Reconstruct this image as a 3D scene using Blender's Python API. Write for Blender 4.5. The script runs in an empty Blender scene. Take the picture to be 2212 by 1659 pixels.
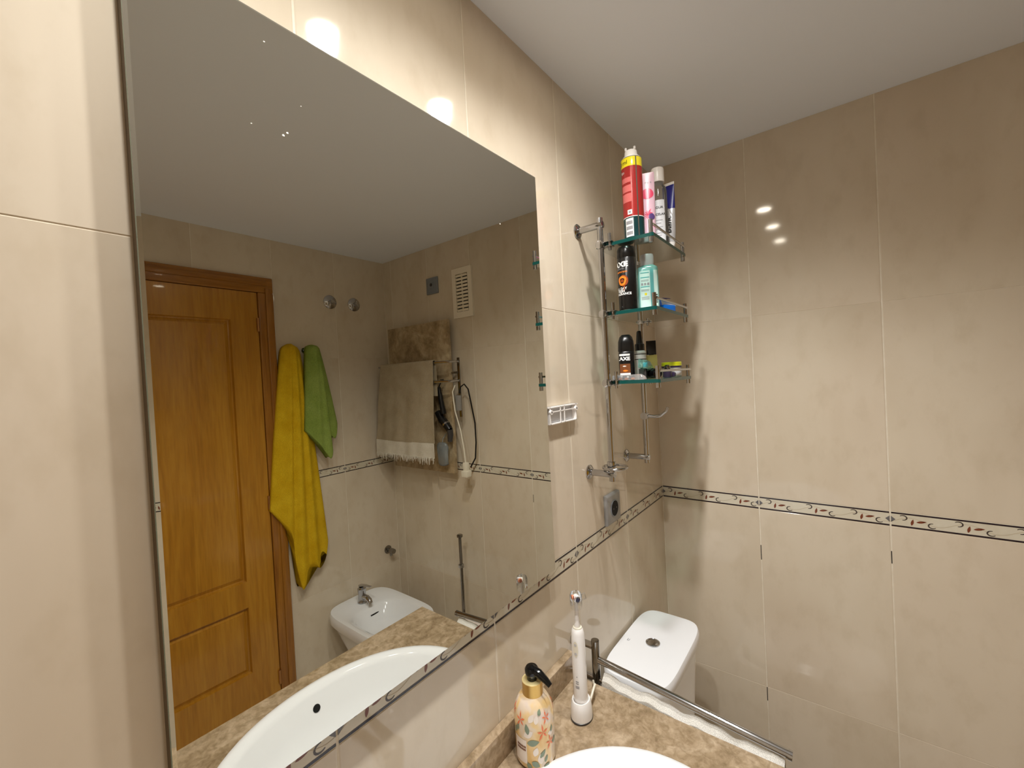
import bpy, bmesh, math, random
from math import sin, cos, pi, sqrt, atan2, radians
from mathutils import Vector, Matrix
random.seed(4)
SC = bpy.context.scene
COL = SC.collection
S = 0.32                      # one wall tile is 32 cm wide; coordinates below are in tile widths
Z0 = 3.40                     # floor lies 3.40 tile widths under the decorative border
def W(x, y, z): return Vector((x*S, y*S, (z+Z0)*S))
ZC = 3.748; DW = 5.198; MT = 0.060; XL = -6.9   # ceiling, room depth, mirror stand-off, left wall

# ------------------------------------------------------------------ camera, world, lights, exposure
def make_camera():
    yaw, pitch, roll, fpx = 0.9082, -0.0155, -0.0530, 912.456
    F = Vector((sin(yaw)*cos(pitch), cos(yaw)*cos(pitch), sin(pitch)))
    R = Vector((cos(yaw), -sin(yaw), 0)); U = R.cross(F)
    R, U = cos(roll)*R + sin(roll)*U, -sin(roll)*R + cos(roll)*U
    cd = bpy.data.cameras.new('camera'); co = bpy.data.objects.new('camera', cd); COL.objects.link(co)
    cd.sensor_fit = 'HORIZONTAL'; cd.sensor_width = 36; cd.lens = fpx/2212*36; cd.clip_start = 0.01
    M = Matrix((R, U, -F)).transposed().to_4x4(); M.translation = W(-4.8869, -1.68, 1.4737)
    co.matrix_world = M; SC.camera = co
make_camera()
wd = bpy.data.worlds.new('world'); SC.world = wd; wd.use_nodes = True
wd.node_tree.nodes['Background'].inputs[0].default_value = (0.5, 0.48, 0.45, 1)
wd.node_tree.nodes['Background'].inputs[1].default_value = 0.05
LIGHT_W = 30.5; LIGHT_COL = (1.0, 0.99, 0.97); SPOT_DEG = 146; SPOT_BLEND = 0.78
SC.view_settings.view_transform = 'Standard'; SC.view_settings.look = 'None'
SC.view_settings.exposure = 0.0; SC.view_settings.gamma = 1; SC.view_settings.use_curve_mapping = False
cy = SC.cycles
cy.max_bounces = 14; cy.diffuse_bounces = 7; cy.glossy_bounces = 8; cy.transmission_bounces = 10; cy.transparent_max_bounces = 10
cy.sample_clamp_indirect = 4.0; cy.blur_glossy = 0.6; cy.caustics_reflective = True; cy.caustics_refractive = False
cy.use_denoising = True

# ------------------------------------------------------------------ materials
def lin(c): return tuple(((v/255)/12.92 if v/255 <= .04045 else ((v/255+.055)/1.055)**2.4) for v in c)
MATS = {}
def mat(name, c, rough=.4, metal=0, trans=0, ior=1.45, spec=.5, emit=None, es=0, coat=0, alpha=1, sheen=0):
    m = bpy.data.materials.new(name); m.use_nodes = True; MATS[name] = m
    b = m.node_tree.nodes['Principled BSDF']; i = b.inputs
    i['Base Color'].default_value = (*lin(c), 1); i['Roughness'].default_value = rough; i['Metallic'].default_value = metal
    i['Transmission Weight'].default_value = trans; i['IOR'].default_value = ior; i['Specular IOR Level'].default_value = spec
    i['Coat Weight'].default_value = coat; i['Alpha'].default_value = alpha; i['Sheen Weight'].default_value = sheen
    if emit: i['Emission Color'].default_value = (*lin(emit), 1); i['Emission Strength'].default_value = es
    return m
def nd(m, t, **kw):
    n = m.node_tree.nodes.new(t)
    for k, v in kw.items(): setattr(n, k, v)
    return n
def lk(m, a, b): m.node_tree.links.new(a, b)
def coords(m, rand=True, scale=(1, 1, 1)):
    tc = nd(m, 'ShaderNodeTexCoord'); out = tc.outputs['Object']
    mp = nd(m, 'ShaderNodeMapping'); mp.inputs['Scale'].default_value = scale; lk(m, out, mp.inputs['Vector'])
    if rand:
        oi = nd(m, 'ShaderNodeObjectInfo'); mul = nd(m, 'ShaderNodeMath', operation='MULTIPLY'); mul.inputs[1].default_value = 37.0
        lk(m, oi.outputs['Random'], mul.inputs[0]); lk(m, mul.outputs[0], mp.inputs['Location'])
    return mp.outputs[0]
def noise(m, vec, scale, detail=4, rough=.55, dist=0):
    n = nd(m, 'ShaderNodeTexNoise'); n.inputs['Scale'].default_value = scale; n.inputs['Detail'].default_value = detail
    n.inputs['Roughness'].default_value = rough; n.inputs['Distortion'].default_value = dist; lk(m, vec, n.inputs['Vector']); return n.outputs['Fac']
def ramp(m, fac, stops):
    r = nd(m, 'ShaderNodeValToRGB'); e = r.color_ramp.elements
    while len(e) < len(stops): e.new(.5)
    for k, (p, c) in enumerate(stops): e[k].position = p; e[k].color = (*lin(c), 1)
    lk(m, fac, r.inputs[0]); return r.outputs[0]
def mix(m, fac, a, b, mode='MIX'):
    n = nd(m, 'ShaderNodeMix', data_type='RGBA', blend_type=mode)
    if isinstance(fac, (int, float)): n.inputs[0].default_value = fac
    else: lk(m, fac, n.inputs[0])
    for sock, v in ((n.inputs[6], a), (n.inputs[7], b)):
        if isinstance(v, tuple): sock.default_value = (*lin(v), 1)
        else: lk(m, v, sock)
    return n.outputs[2]
def setc(m, out): lk(m, out, m.node_tree.nodes['Principled BSDF'].inputs['Base Color'])
def bump(m, fac, strength=.3, dist=.002):
    b = nd(m, 'ShaderNodeBump'); b.inputs['Strength'].default_value = strength; b.inputs['Distance'].default_value = dist
    lk(m, fac, b.inputs['Height']); lk(m, b.outputs[0], m.node_tree.nodes['Principled BSDF'].inputs['Normal'])

def tile_mat(name, a, b, c, pinkc=(216, 195, 178)):
    m = mat(name, a, .07, ior=1.5, spec=.5)
    v = coords(m, True, (1, 1, .55))
    n1 = noise(m, v, 5.0, 3, .5, .4); n2 = noise(m, v, 22, 4, .6); n3 = noise(m, v, 1.8, 2, .5)
    base = ramp(m, n1, [(.30, b), (.52, a), (.72, c)])
    pink = mix(m, ramp(m, n3, [(.48, (0, 0, 0)), (.70, (110, 110, 110))]), base, pinkc)
    fl = ramp(m, n2, [(.30, (244, 242, 238)), (.5, (255, 255, 255))])
    setc(m, mix(m, .6, pink, fl, 'MULTIPLY')); return m
tile_mat('tile', (213, 201, 181), (207, 194, 173), (217, 206, 187))
tile_mat('border_tile', (212, 205, 186), (206, 198, 178), (216, 210, 194), (208, 202, 184))
gm = mat('grout', (226, 217, 198), .7); setc(gm, ramp(gm, noise(gm, coords(gm, False), 30), [(.3, (216, 206, 186)), (.7, (230, 222, 206))]))
mat('dark_gap', (45, 38, 32), .9)
mat('print_line', (38, 26, 34), .15); mat('print_scroll', (72, 62, 58), .2); mat('print_red', (120, 62, 40), .2)
mat('print_faint', (190, 176, 150), .15); mat('print_diamond', (104, 102, 104), .2)
cm = mat('ceiling_paint', (238, 244, 254), .75); bump(cm, noise(cm, coords(cm, False), 60), .08, .002)
fm = mat('floor_tile', (226, 220, 210), .3); setc(fm, ramp(fm, noise(fm, coords(fm, False), 6), [(.3, (218, 211, 200)), (.7, (230, 225, 216))]))
def marble(name, cols, rough, sc):
    m = mat(name, cols[1], rough, spec=.5)
    v = coords(m, False)
    n1 = noise(m, v, sc, 6, .62, 1.2); n2 = noise(m, v, sc*4.2, 5, .6, .6)
    vo = nd(m, 'ShaderNodeTexVoronoi', feature='DISTANCE_TO_EDGE'); vo.inputs['Scale'].default_value = sc*2.3; lk(m, v, vo.inputs['Vector'])
    base = ramp(m, n1, [(.28, cols[0]), (.48, cols[1]), (.66, cols[2])])
    spk = ramp(m, n2, [(.35, (205, 200, 190)), (.6, (255, 255, 255))])
    vein = ramp(m, vo.outputs['Distance'], [(.0, (90, 90, 90)), (.05, (0, 0, 0))])
    b2 = mix(m, vein, base, cols[3]); setc(m, mix(m, .8, b2, spk, 'MULTIPLY')); return m
marble('counter_marble', [(142, 122, 96), (170, 149, 121), (192, 172, 146), (214, 196, 170)], .12, 16)
marble('heater_stone', [(132, 110, 80), (172, 150, 116), (200, 182, 150), (214, 200, 172)], .35, 6)
def wood(name, a, b, sc=(14, 14, 1.0)):
    m = mat(name, a, .22, coat=.3); v = coords(m, False, sc)
    n = noise(m, v, 1.6, 5, .6, 1.4); n2 = noise(m, v, 9, 3, .5)
    setc(m, mix(m, .5, ramp(m, n, [(.3, b), (.62, a)]), ramp(m, n2, [(.3, (215, 210, 205)), (.6, (255, 255, 255))]), 'MULTIPLY')); return m
wood('door_wood', (188, 134, 42), (172, 116, 30)); wood('casing_wood', (166, 112, 38), (138, 86, 26)); wood('casing_wood_h', (166, 112, 38), (138, 86, 26), (1, 14, 14))
def terry(name, a, b, sc=420, strength=.9):
    m = mat(name, a, .95, spec=.1); v = coords(m, False)
    n = noise(m, v, sc, 2, .5); n2 = noise(m, v, 14, 3, .5)
    setc(m, mix(m, .6, ramp(m, n2, [(.3, b), (.65, a)]), ramp(m, n, [(.3, (200, 200, 200)), (.6, (255, 255, 255))]), 'MULTIPLY'))
    bump(m, n, strength, .004); return m
terry('yellow_terry', (236, 198, 42), (222, 180, 28)); terry('green_terry', (152, 174, 88), (136, 160, 72), 300)
terry('grey_terry', (196, 182, 156), (182, 166, 138)); terry('fringe', (246, 240, 226), (232, 224, 206), 500); terry('white_terry', (246, 244, 238), (236, 232, 222), 700, .5)
mat('mirror_silver', (214, 213, 205), .0, 1); mat('mirror_bevel', (240, 242, 236), .01, 1); mat('mirror_backing', (104, 88, 66), .7); mat('glass_edge', (120, 150, 138), .15)
mat('splash_mark', (236, 232, 222), .6)
mat('chrome', (186, 186, 188), .10, 1); mat('chrome_dark', (140, 137, 132), .14, 1); mat('brushed_grey', (150, 149, 147), .35, .2)
mat('ceramic', (243, 246, 250), .06, ior=1.52); mat('black_hole', (14, 13, 12), .8)
mat('shelf_edge', (18, 74, 70), .08)
def thin(name, tint, rough=.03, ior=1.5, haze=0, hc=(255, 255, 255)):
    m = bpy.data.materials.new(name); m.use_nodes = True; MATS[name] = m; nt = m.node_tree; nt.nodes.clear()
    out = nt.nodes.new('ShaderNodeOutputMaterial'); tr = nt.nodes.new('ShaderNodeBsdfTransparent'); tr.inputs[0].default_value = (*lin(tint), 1)
    gl = nt.nodes.new('ShaderNodeBsdfGlossy'); gl.inputs['Roughness'].default_value = rough; fr_ = nt.nodes.new('ShaderNodeFresnel'); fr_.inputs[0].default_value = ior
    mx = nt.nodes.new('ShaderNodeMixShader'); lk(m, fr_.outputs[0], mx.inputs[0]); lk(m, tr.outputs[0], mx.inputs[1]); lk(m, gl.outputs[0], mx.inputs[2]); last = mx.outputs[0]
    if haze:
        df = nt.nodes.new('ShaderNodeBsdfDiffuse'); df.inputs[0].default_value = (*lin(hc), 1); m2 = nt.nodes.new('ShaderNodeMixShader'); m2.inputs[0].default_value = haze
        lk(m, last, m2.inputs[1]); lk(m, df.outputs[0], m2.inputs[2]); last = m2.outputs[0]
    lk(m, last, out.inputs[0]); return m
thin('shelf_glass', (222, 240, 234), .02, 1.5, .06, (150, 200, 190)); thin('clear_plastic', (246, 247, 247), .04, 1.4, .04); thin('bag_clear', (226, 232, 236), .1, 1.4, .28, (190, 198, 202)); thin('blister_clear', (240, 242, 242), .08, 1.45, .22, (225, 225, 225)); thin('mint_clear', (206, 240, 230), .05, 1.4, .18, (170, 220, 205))
mat('white_plastic', (238, 234, 230), .3); mat('white_gloss', (244, 242, 240), .12); mat('grey_light', (196, 196, 198), .3)
mat('black_plastic', (20, 19, 19), .25); mat('black_gloss', (12, 12, 13), .08); mat('dark_grey', (58, 56, 56), .35)
mat('can_red', (166, 46, 44), .2, .1); mat('can_red_light', (214, 110, 108), .25); mat('can_green', (18, 54, 56), .2); mat('can_yellow', (240, 222, 44), .2)
mat('print_white', (245, 245, 243), .3); mat('print_black', (26, 24, 24), .3); mat('print_grey', (150, 150, 154), .4); mat('steel', (170, 168, 162), .3, 1)
mat('tube_pink', (226, 190, 206), .3); mat('pink_deep', (226, 72, 108), .3); mat('pink_cap', (214, 60, 84), .25); mat('violet', (88, 66, 122), .3)
mat('label_white', (214, 216, 220), .35); mat('navy', (36, 36, 120), .3); mat('silver_tube', (196, 196, 198), .3, .25)
mat('orange', (240, 134, 40), .3); mat('orange_dark', (150, 66, 24), .3); mat('brown_print', (120, 70, 38), .35)
mat('teal_liquid', (150, 214, 210), .15, 0, .25); mat('teal_print', (96, 178, 178), .3); mat('mint_label', (206, 234, 228), .35); mat('cap_frost', (214, 214, 220), .25, 0, .15)
mat('blue', (20, 110, 210), .25); mat('cyan', (30, 178, 214), .25); mat('lime', (192, 196, 30), .3); mat('perfume_glass', (214, 200, 120), .06, 0, .6); mat('purple_dark', (58, 48, 70), .2)
mat('grey_box', (176, 172, 166), .4)
mat('gold', (206, 168, 98), .3, .85); mat('gold_pale', (236, 218, 160), .3, .4)
bm_ = mat('soap_body', (240, 200, 128), .14, coat=.4); setc(bm_, ramp(bm_, noise(bm_, coords(bm_, False, (1, 1, .6)), 34, 2, .5, .6), [(.34, (232, 190, 122)), (.48, (236, 204, 146)), (.60, (230, 212, 190)), (.72, (222, 208, 202))]))
mat('leaf_green', (132, 146, 124), .3); mat('flower_orange', (236, 122, 76), .3); mat('petal', (238, 226, 214), .3)
mat('brush_blue', (48, 88, 190), .4); mat('brush_white', (246, 246, 248), .5); mat('coral', (238, 150, 112), .4)
mat('lamp_lens', (255, 250, 240), .2, emit=(255, 244, 224), es=70); mat('switch_grey', (128, 134, 142), .3); mat('vent_white', (236, 228, 210), .4)
mat('cord_white', (232, 226, 208), .4); mat('paper', (242, 232, 226), .9); mat('cabinet_white', (225, 222, 216), .4); mat('copper', (176, 128, 80), .3, .8)

# ------------------------------------------------------------------ mesh helpers
class MB:
    def __init__(s): s.v = []; s.f = []; s.m = []
    def add(s, vs, fs, mi=0):
        o = len(s.v); s.v += [tuple(p) for p in vs]
        for f in fs: s.f.append(tuple(i+o for i in f)); s.m.append(mi)
        return s
    def box(s, c, d, mi=0, rz=0, M=None):
        x, y, z = d[0]/2, d[1]/2, d[2]/2
        vs = [Vector((a*x, b*y, e*z)) for e in (-1, 1) for b in (-1, 1) for a in (-1, 1)]
        if rz: vs = [Matrix.Rotation(rz, 3, 'Z') @ p for p in vs]
        if M: vs = [M @ p for p in vs]
        return s.add([p+Vector(c) for p in vs], [(0, 2, 3, 1), (4, 5, 7, 6), (0, 1, 5, 4), (2, 6, 7, 3), (0, 4, 6, 2), (1, 3, 7, 5)], mi)
    def span(s, a, b, mi=0):
        a = Vector(a); b = Vector(b); return s.box((a+b)/2, [abs(q) for q in (b-a)], mi)
    def rings(s, rs, mi=0, cap0=True, cap1=True, loop=True):
        n = len(rs[0]); vs = [p for r in rs for p in r]; fs = []; ms = []
        for k in range(len(rs)-1):
            for j in range(n if loop else n-1):
                a, b = k*n+j, k*n+(j+1) % n
                fs.append((a, b, b+n, a+n)); ms.append(mi[k] if isinstance(mi, list) else mi)
        if cap0: fs.append(tuple(reversed(range(n)))); ms.append(ms[0])
        if cap1: fs.append(tuple(range((len(rs)-1)*n, len(rs)*n))); ms.append(ms[-2] if cap0 else ms[-1])
        o = len(s.v); s.v += [tuple(p) for p in vs]
        for f, q in zip(fs, ms): s.f.append(tuple(i+o for i in f)); s.m.append(q)
        return s
    def cyl(s, a, b, r, r1=None, n=18, mi=0):
        a = Vector(a); b = Vector(b); d = (b-a).normalized(); r1 = r if r1 is None else r1
        u = d.orthogonal().normalized(); w = d.cross(u)
        return s.rings([[p+q*(cos(2*pi*k/n)*u+sin(2*pi*k/n)*w) for k in range(n)] for p, q in ((a, r), (b, r1))], mi)
    def tube(s, pts, r, n=10, mi=0):
        pts = [Vector(p) for p in pts]; rs = []; u = None
        for k, p in enumerate(pts):
            d = (pts[min(k+1, len(pts)-1)]-pts[max(k-1, 0)]).normalized()
            u = d.orthogonal().normalized() if u is None else (u-d*u.dot(d)).normalized()
            w = d.cross(u); q = r[k] if isinstance(r, list) else r
            rs.append([p+q*(cos(2*pi*j/n)*u+sin(2*pi*j/n)*w) for j in range(n)])
        return s.rings(rs, mi)
    def lathe(s, prof, n=28, mi=0, c=(0, 0, 0), sy=1, cap0=True, cap1=True):
        return s.rings([[(c[0]+r*cos(2*pi*k/n), c[1]+sy*r*sin(2*pi*k/n), c[2]+z) for k in range(n)] for r, z in prof], mi, cap0, cap1)
    def prism(s, poly, ax, t0, t1, mi=0):
        def p3(p, t): return (t, p[0], p[1]) if ax == 'x' else (p[0], t, p[1]) if ax == 'y' else (p[0], p[1], t)
        return s.rings([[p3(p, t0) for p in poly], [p3(p, t1) for p in poly]], mi)
    def build(s, name, mats, parent=None, loc=None, rz=0, smooth=38, bevel=0, seg=2):
        ob = s.build_(name, mats, parent, loc, rz, smooth, bevel, seg)
        if name in ('floral_print', 'tube_print', 'can_print', 'label_print', 'print_marks', 'label_lines', 'carton_print', 'front_label', 'label', 'maker_mark', 'bristles'): ob['kind'] = 'stuff'
        return ob
    def build_(s, name, mats, parent=None, loc=None, rz=0, smooth=38, bevel=0, seg=2):
        me = bpy.data.meshes.new(name); bm = bmesh.new()
        vs = [bm.verts.new(p) for p in s.v]
        for f, q in zip(s.f, s.m):
            try: fc = bm.faces.new([vs[i] for i in f]); fc.material_index = q
            except ValueError: pass
        bmesh.ops.recalc_face_normals(bm, faces=bm.faces)
        if bevel: bmesh.ops.bevel(bm, geom=[e for e in bm.edges if len(e.link_faces) == 2 and e.calc_face_angle(0) > .6], offset=bevel, segments=seg, affect='EDGES', profile=.6, clamp_overlap=True)
        bm.to_mesh(me); bm.free()
        for q in (mats if isinstance(mats, (list, tuple)) else [mats]): me.materials.append(MATS[q])
        if smooth:
            for p in me.polygons: p.use_smooth = True
            try: me.set_sharp_from_angle(angle=radians(smooth))
            except Exception: pass
        return link(name, me, parent, loc, rz)
def link(name, me, parent=None, loc=None, rz=0):
    o = bpy.data.objects.new(name, me); COL.objects.link(o)
    if parent: o.parent = parent
    if loc is not None: o.location = loc
    o.rotation_euler = (0, 0, rz); return o
def tag(o, label, cat, group=None, kind=None):
    o['label'] = label
    if cat: o['category'] = cat
    if group: o['group'] = group
    if kind: o['kind'] = kind
    return o
def thing(name, label, cat, loc, rz=0, group=None):
    o = link(name, None, None, loc, rz); o.empty_display_size = .02; return tag(o, label, cat, group)
def struct(o, label): o['kind'] = 'structure'; o['label'] = label; return o
def copy_tree(o, parent=None):
    c = o.copy(); COL.objects.link(c); c.parent = parent
    for ch in list(o.children): copy_tree(ch, c)
    return c
def ell(cx, cyy, z, a, b, n=40, e=2.0):
    out = []
    for k in range(n):
        t = 2*pi*k/n; c, q = cos(t), sin(t)
        out.append((cx+a*math.copysign(abs(c)**(2/e), c), cyy+b*math.copysign(abs(q)**(2/e), q), z))
    return out
def text_shape(body, size, off=0):
    cu = bpy.data.curves.new('t', 'FONT'); cu.body = body; cu.size = size; cu.align_x = 'CENTER'; cu.align_y = 'CENTER'; cu.resolution_u = 3; cu.offset = off*size
    ob = bpy.data.objects.new('t', cu); COL.objects.link(ob)
    dg = bpy.context.evaluated_depsgraph_get(); me = bpy.data.meshes.new_from_object(ob.evaluated_get(dg))
    vs = [(v.co.x, v.co.y) for v in me.vertices]; fs = [tuple(p.vertices) for p in me.polygons]
    bpy.data.objects.remove(ob); bpy.data.curves.remove(cu); bpy.data.meshes.remove(me); return vs, fs
def cylmap(r, th0, sy=1.0, e=.0004):
    def f(u, v): a = th0+u/r; return ((r+e)*cos(a), sy*(r+e)*sin(a), v)
    return f
def put(mb, shape, mp, off=(0, 0), mi=0, sx=1, rot=0):
    vs, fs = shape
    c, q = cos(rot), sin(rot)
    mb.add([mp(off[0]+sx*(c*x-q*y), off[1]+q*x+c*y) for x, y in vs], fs, mi)
def rect(mb, mp, u0, u1, v0, v1, mi=0, n=6):
    vs = []; fs = []
    for k in range(n+1): u = u0+(u1-u0)*k/n; vs += [mp(u, v0), mp(u, v1)]
    for k in range(n): fs.append((2*k, 2*k+2, 2*k+3, 2*k+1))
    mb.add(vs, fs, mi)
def leaf2(L, wd, n=6):
    up = [(L*(k/n-.5), wd*sin(pi*k/n)**.8*(1-.35*k/n)) for k in range(n+1)]
    mid = [(x, 0) for x, y in up]; lo = [(x, -y) for x, y in up]; p = up+mid+lo; m = n+1
    return p, [(k, k+1, m+k+1, m+k) for k in range(n)]+[(m+k, m+k+1, 2*m+k+1, 2*m+k) for k in range(n)]
def disc(a, b, n=12, low=1.0):
    up = []; 
    for k in range(n+1): c = -cos(pi*k/n); h = sqrt(max(0, 1-c*c)); up.append((a*c, b*h, -b*h*low))
    m = n+1; return [(x, y) for x, y, z in up]+[(x, z) for x, y, z in up], [(k, k+1, m+k+1, m+k) for k in range(n)]
def stroke(pts, w):
    L = []; Rr = []
    for k, p in enumerate(pts):
        a = pts[max(k-1, 0)]; b = pts[min(k+1, len(pts)-1)]; dx, dy = b[0]-a[0], b[1]-a[1]; d = sqrt(dx*dx+dy*dy) or 1
        q = w[k] if isinstance(w, list) else w
        L.append((p[0]-dy/d*q/2, p[1]+dx/d*q/2)); Rr.append((p[0]+dy/d*q/2, p[1]-dx/d*q/2))
    vs = L+Rr; n = len(pts); return vs, [(k, k+1, n+k+1, n+k) for k in range(n-1)]
def star(r, n=5, w=.22):
    vs = []; fs = []
    for k in range(n):
        a = 2*pi*k/n+.4; rr = r*(1 if k % 2 else .72)
        o = len(vs); vs += [(0, 0), (rr*.5*cos(a)-w*r*.5*sin(a), rr*.5*sin(a)+w*r*.5*cos(a)), (rr*cos(a), rr*sin(a)), (rr*.5*cos(a)+w*r*.5*sin(a), rr*.5*sin(a)-w*r*.5*cos(a))]
        fs.append((o, o+3, o+2, o+1))
    return vs, fs
CAMXY = (-4.8869*S, -1.68*S)
def facing(loc): return atan2(CAMXY[1]-loc[1], CAMXY[0]-loc[0])
def grid_cloth(nu, nv, fn, th):
    P = [[Vector(fn(i/nu, j/nv)) for j in range(nv+1)] for i in range(nu+1)]
    mb = MB(); N = [[None]*(nv+1) for _ in range(nu+1)]
    for i in range(nu+1):
        for j in range(nv+1):
            a = P[min(i+1, nu)][j]-P[max(i-1, 0)][j]; b = P[i][min(j+1, nv)]-P[i][max(j-1, 0)]
            c = a.cross(b); N[i][j] = c.normalized() if c.length > 1e-12 else Vector((0, 1, 0))
    idx = lambda i, j, q: (i*(nv+1)+j)+q*(nu+1)*(nv+1)
    vs = [P[i][j] for i in range(nu+1) for j in range(nv+1)]+[P[i][j]+N[i][j]*th for i in range(nu+1) for j in range(nv+1)]
    fs = []
    for i in range(nu):
        for j in range(nv):
            fs.append((idx(i, j, 0), idx(i+1, j, 0), idx(i+1, j+1, 0), idx(i, j+1, 0)))
            fs.append((idx(i, j, 1), idx(i, j+1, 1), idx(i+1, j+1, 1), idx(i+1, j, 1)))
    for i in range(nu): 
        for j in (0, nv): fs.append((idx(i, j, 0), idx(i+1, j, 0), idx(i+1, j, 1), idx(i, j, 1)))
    for j in range(nv):
        for i in (0, nu): fs.append((idx(i, j, 0), idx(i, j+1, 0), idx(i, j+1, 1), idx(i, j, 1)))
    return mb.add(vs, fs)
def interp(tab, t):
    for (a, p), (b, q) in zip(tab, tab[1:]):
        if t <= b: k = (t-a)/(b-a) if b > a else 0; k = k*k*(3-2*k) if len(tab) > 9 else k; return p+(q-p)*k
    return tab[-1][1]

# ------------------------------------------------------------------ room shell
GAP = .0030; TT = .006; BH = .1324
ROWS = [(-3.40, -1.833), (-1.833, 0), (0, BH), (BH, 1.96), (1.96, ZC)]
TILES = {}
def tile_mesh(w, h, border):
    key = (round(w, 4), round(h, 4), border)
    if key in TILES: return TILES[key]
    mb = MB(); a, b = w/2-GAP/2, h/2-.00015; c = .0014
    r0 = [(-a, 0, -b), (a, 0, -b), (a, 0, b), (-a, 0, b)]
    mid = [(x, -TT+c*.45, z) for x, _, z in r0]
    fr = [(x-math.copysign(c*1.2, x), -TT, z-math.copysign(c*.7, z)) for x, _, z in r0]
    mb.rings([r0, mid, fr])
    me_o = mb.build('tile_source', 'border_tile' if border else 'tile', smooth=0); me = me_o.data; me.name = 'border_tile' if border else 'tile'
    bpy.data.objects.remove(me_o)
    TILES[key] = me; return me
PRINT = {}
def border_print(w, h):
    key = round(w, 4)
    if key in PRINT: return PRINT[key]
    full = S; mb = MB(); mp = lambda u, v: (u-w/2, -TT-.00025, v-h/2)
    sh = lambda poly: (poly, [tuple(range(len(poly)))])
    for v in (.03, .87): put(mb, sh([(.002, v*h), (w-.002, v*h), (w-.002, (v+.10)*h), (.002, (v+.10)*h)]), mp, (0, 0), 0)
    rep = full/3
    mb2 = MB()
    for r in range(int(round(w/rep))):
        o = r*rep
        hook1 = [(o+rep*(.245+.075*cos(t)), h*(.66+.15*sin(t))) for t in [radians(140-k*24) for k in range(11)]]
        hook2 = [(o+rep*(.79-.075*cos(t)), h*(.34-.15*sin(t))) for t in [radians(140-k*24) for k in range(11)]]
        for hk in (hook1, hook2): put(mb, stroke(hk, [h*.035+h*.035*sin(pi*k/10) for k in range(11)]), mp, (0, 0), 1)
        vine = [(o+rep*k/16, h*(.5+.20*sin(2*pi*(k/16)-.9))) for k in range(17)]
        put(mb, stroke(vine, h*.022), mp, (0, 0), 3)
        put(mb, leaf2(rep*.17, h*.085), mp, (o+rep*.42, h*.42), 2, 1, radians(78))
        put(mb, leaf2(rep*.20, h*.085), mp, (o+rep*.59, h*.50), 2, 1, radians(12))
    for x, s in ((.0015, 1), (w-.0015, -1)): put(mb, sh([(x, h*.30), (x+s*h*.22, h*.5), (x, h*.70)]), mp, (0, 0), 4)
    ob = mb.build('p', ['print_line', 'print_scroll', 'print_red', 'print_faint', 'print_diamond'], smooth=0); me = ob.data; me.name = 'border_print'
    bpy.data.objects.remove(ob); PRINT[key] = me; return me
def tile_wall(wall, org, rz, cols, skip=None):
    """cols: list of (u0,u1) in tile widths along the wall's own left-to-right axis, measured from org"""
    ax = Matrix.Rotation(rz, 3, 'Z')
    for (z0, z1) in ROWS:
        border = z1 == BH
        for (u0, u1) in cols:
            zz0, zz1 = z0, z1
            if skip:
                r = skip(u0, u1, z0, z1)
                if r is None: continue
                u0_, u1_, zz0, zz1 = r
            else: u0_, u1_ = u0, u1
            w, h = (u1_-u0_)*S, (zz1-zz0)*S
            if w < .01 or h < .01: continue
            p = org+ax @ Vector(((u0_+u1_)/2*S, 0, 0)); p.z = ((zz0+zz1)/2+Z0)*S
            # tile origin sits on the grout bed, its face is TT in front of it
            t = link('border_tile' if border else 'tile', tile_mesh(w, h, border), wall, p, rz)
            if border and w > .1: link('border_print', border_print(w, h), t)
H = ZC+Z0
def slab(name, a, b, m, label):
    return struct(MB().span(W(*a), W(*b)).build(name, m, smooth=0), label)
TW = TT/S
wall_back = slab('wall_back', (XL-.3, .0022, -Z0), (TW+.3, .35, ZC), 'grout', 'beige tiled wall behind the mirror and the wash basin')
tile_wall(wall_back, W(0, TW, 0), 0, [(-1.0253, 0)]+[(-1.0253-k-1, -1.0253-k) for k in range(5)]+[(XL, -6.0253)])
wall_right = slab('wall_right', (.0022, -DW-.3, -Z0), (.35, .0022, ZC), 'grout', 'beige tiled wall beside the toilet tank and glass shelves')
tile_wall(wall_right, W(TW, 0, 0), -pi/2, [(0, .976)]+[(.976+k, 1.976+k) for k in range(4)]+[(4.976, DW)])
wall_left = slab('wall_left', (XL-.35, -DW-.3, -Z0), (XL-.0022, .0022, ZC), 'grout', 'beige tiled wall at the unseen end of the bathroom')
tile_wall(wall_left, W(XL-TW, -DW, 0), pi/2, [(k, k+1) for k in range(5)]+[(5, DW)])
DX0, DX1, DZ = -4.78, -2.02, 3.146
mb = MB()
mb.span(W(DX1-.03, -DW-.0022, -Z0), W(TW+.3, -DW-.35, ZC)); mb.span(W(XL-.3, -DW-.0022, -Z0), W(DX0+.03, -DW-.35, ZC)); mb.span(W(DX0+.03, -DW-.0022, DZ-.03), W(DX1-.03, -DW-.35, ZC))
wall_front = struct(mb.build('wall_front', 'grout', smooth=0), 'beige tiled wall around the wooden door, seen in the mirror')
def doorskip(u0, u1, z0, z1):           # u runs from right to left on this wall (u = -x)
    d0, d1 = -DX1-.05+.08, -DX0-.03
    if z0 > 1.9 and u1 > d0 and u0 < d1: return (u0, u1, 3.11, z1)
    if u1 <= d0 or u0 >= d1: return (u0, u1, z0, z1)
    if u0 < d0: return (u0, d0, z0, z1)
    if u1 > d1: return (d1, u1, z0, z1)
    return None
tile_wall(wall_front, W(0, -DW-TW, 0), pi, [(k, k+1) for k in range(6)]+[(6, -XL)], doorskip)
slab('floor', (XL-.3, -DW-.3, -Z0-.15), (.3, .3, -Z0), 'floor_tile', 'pale tiled bathroom floor')
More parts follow.
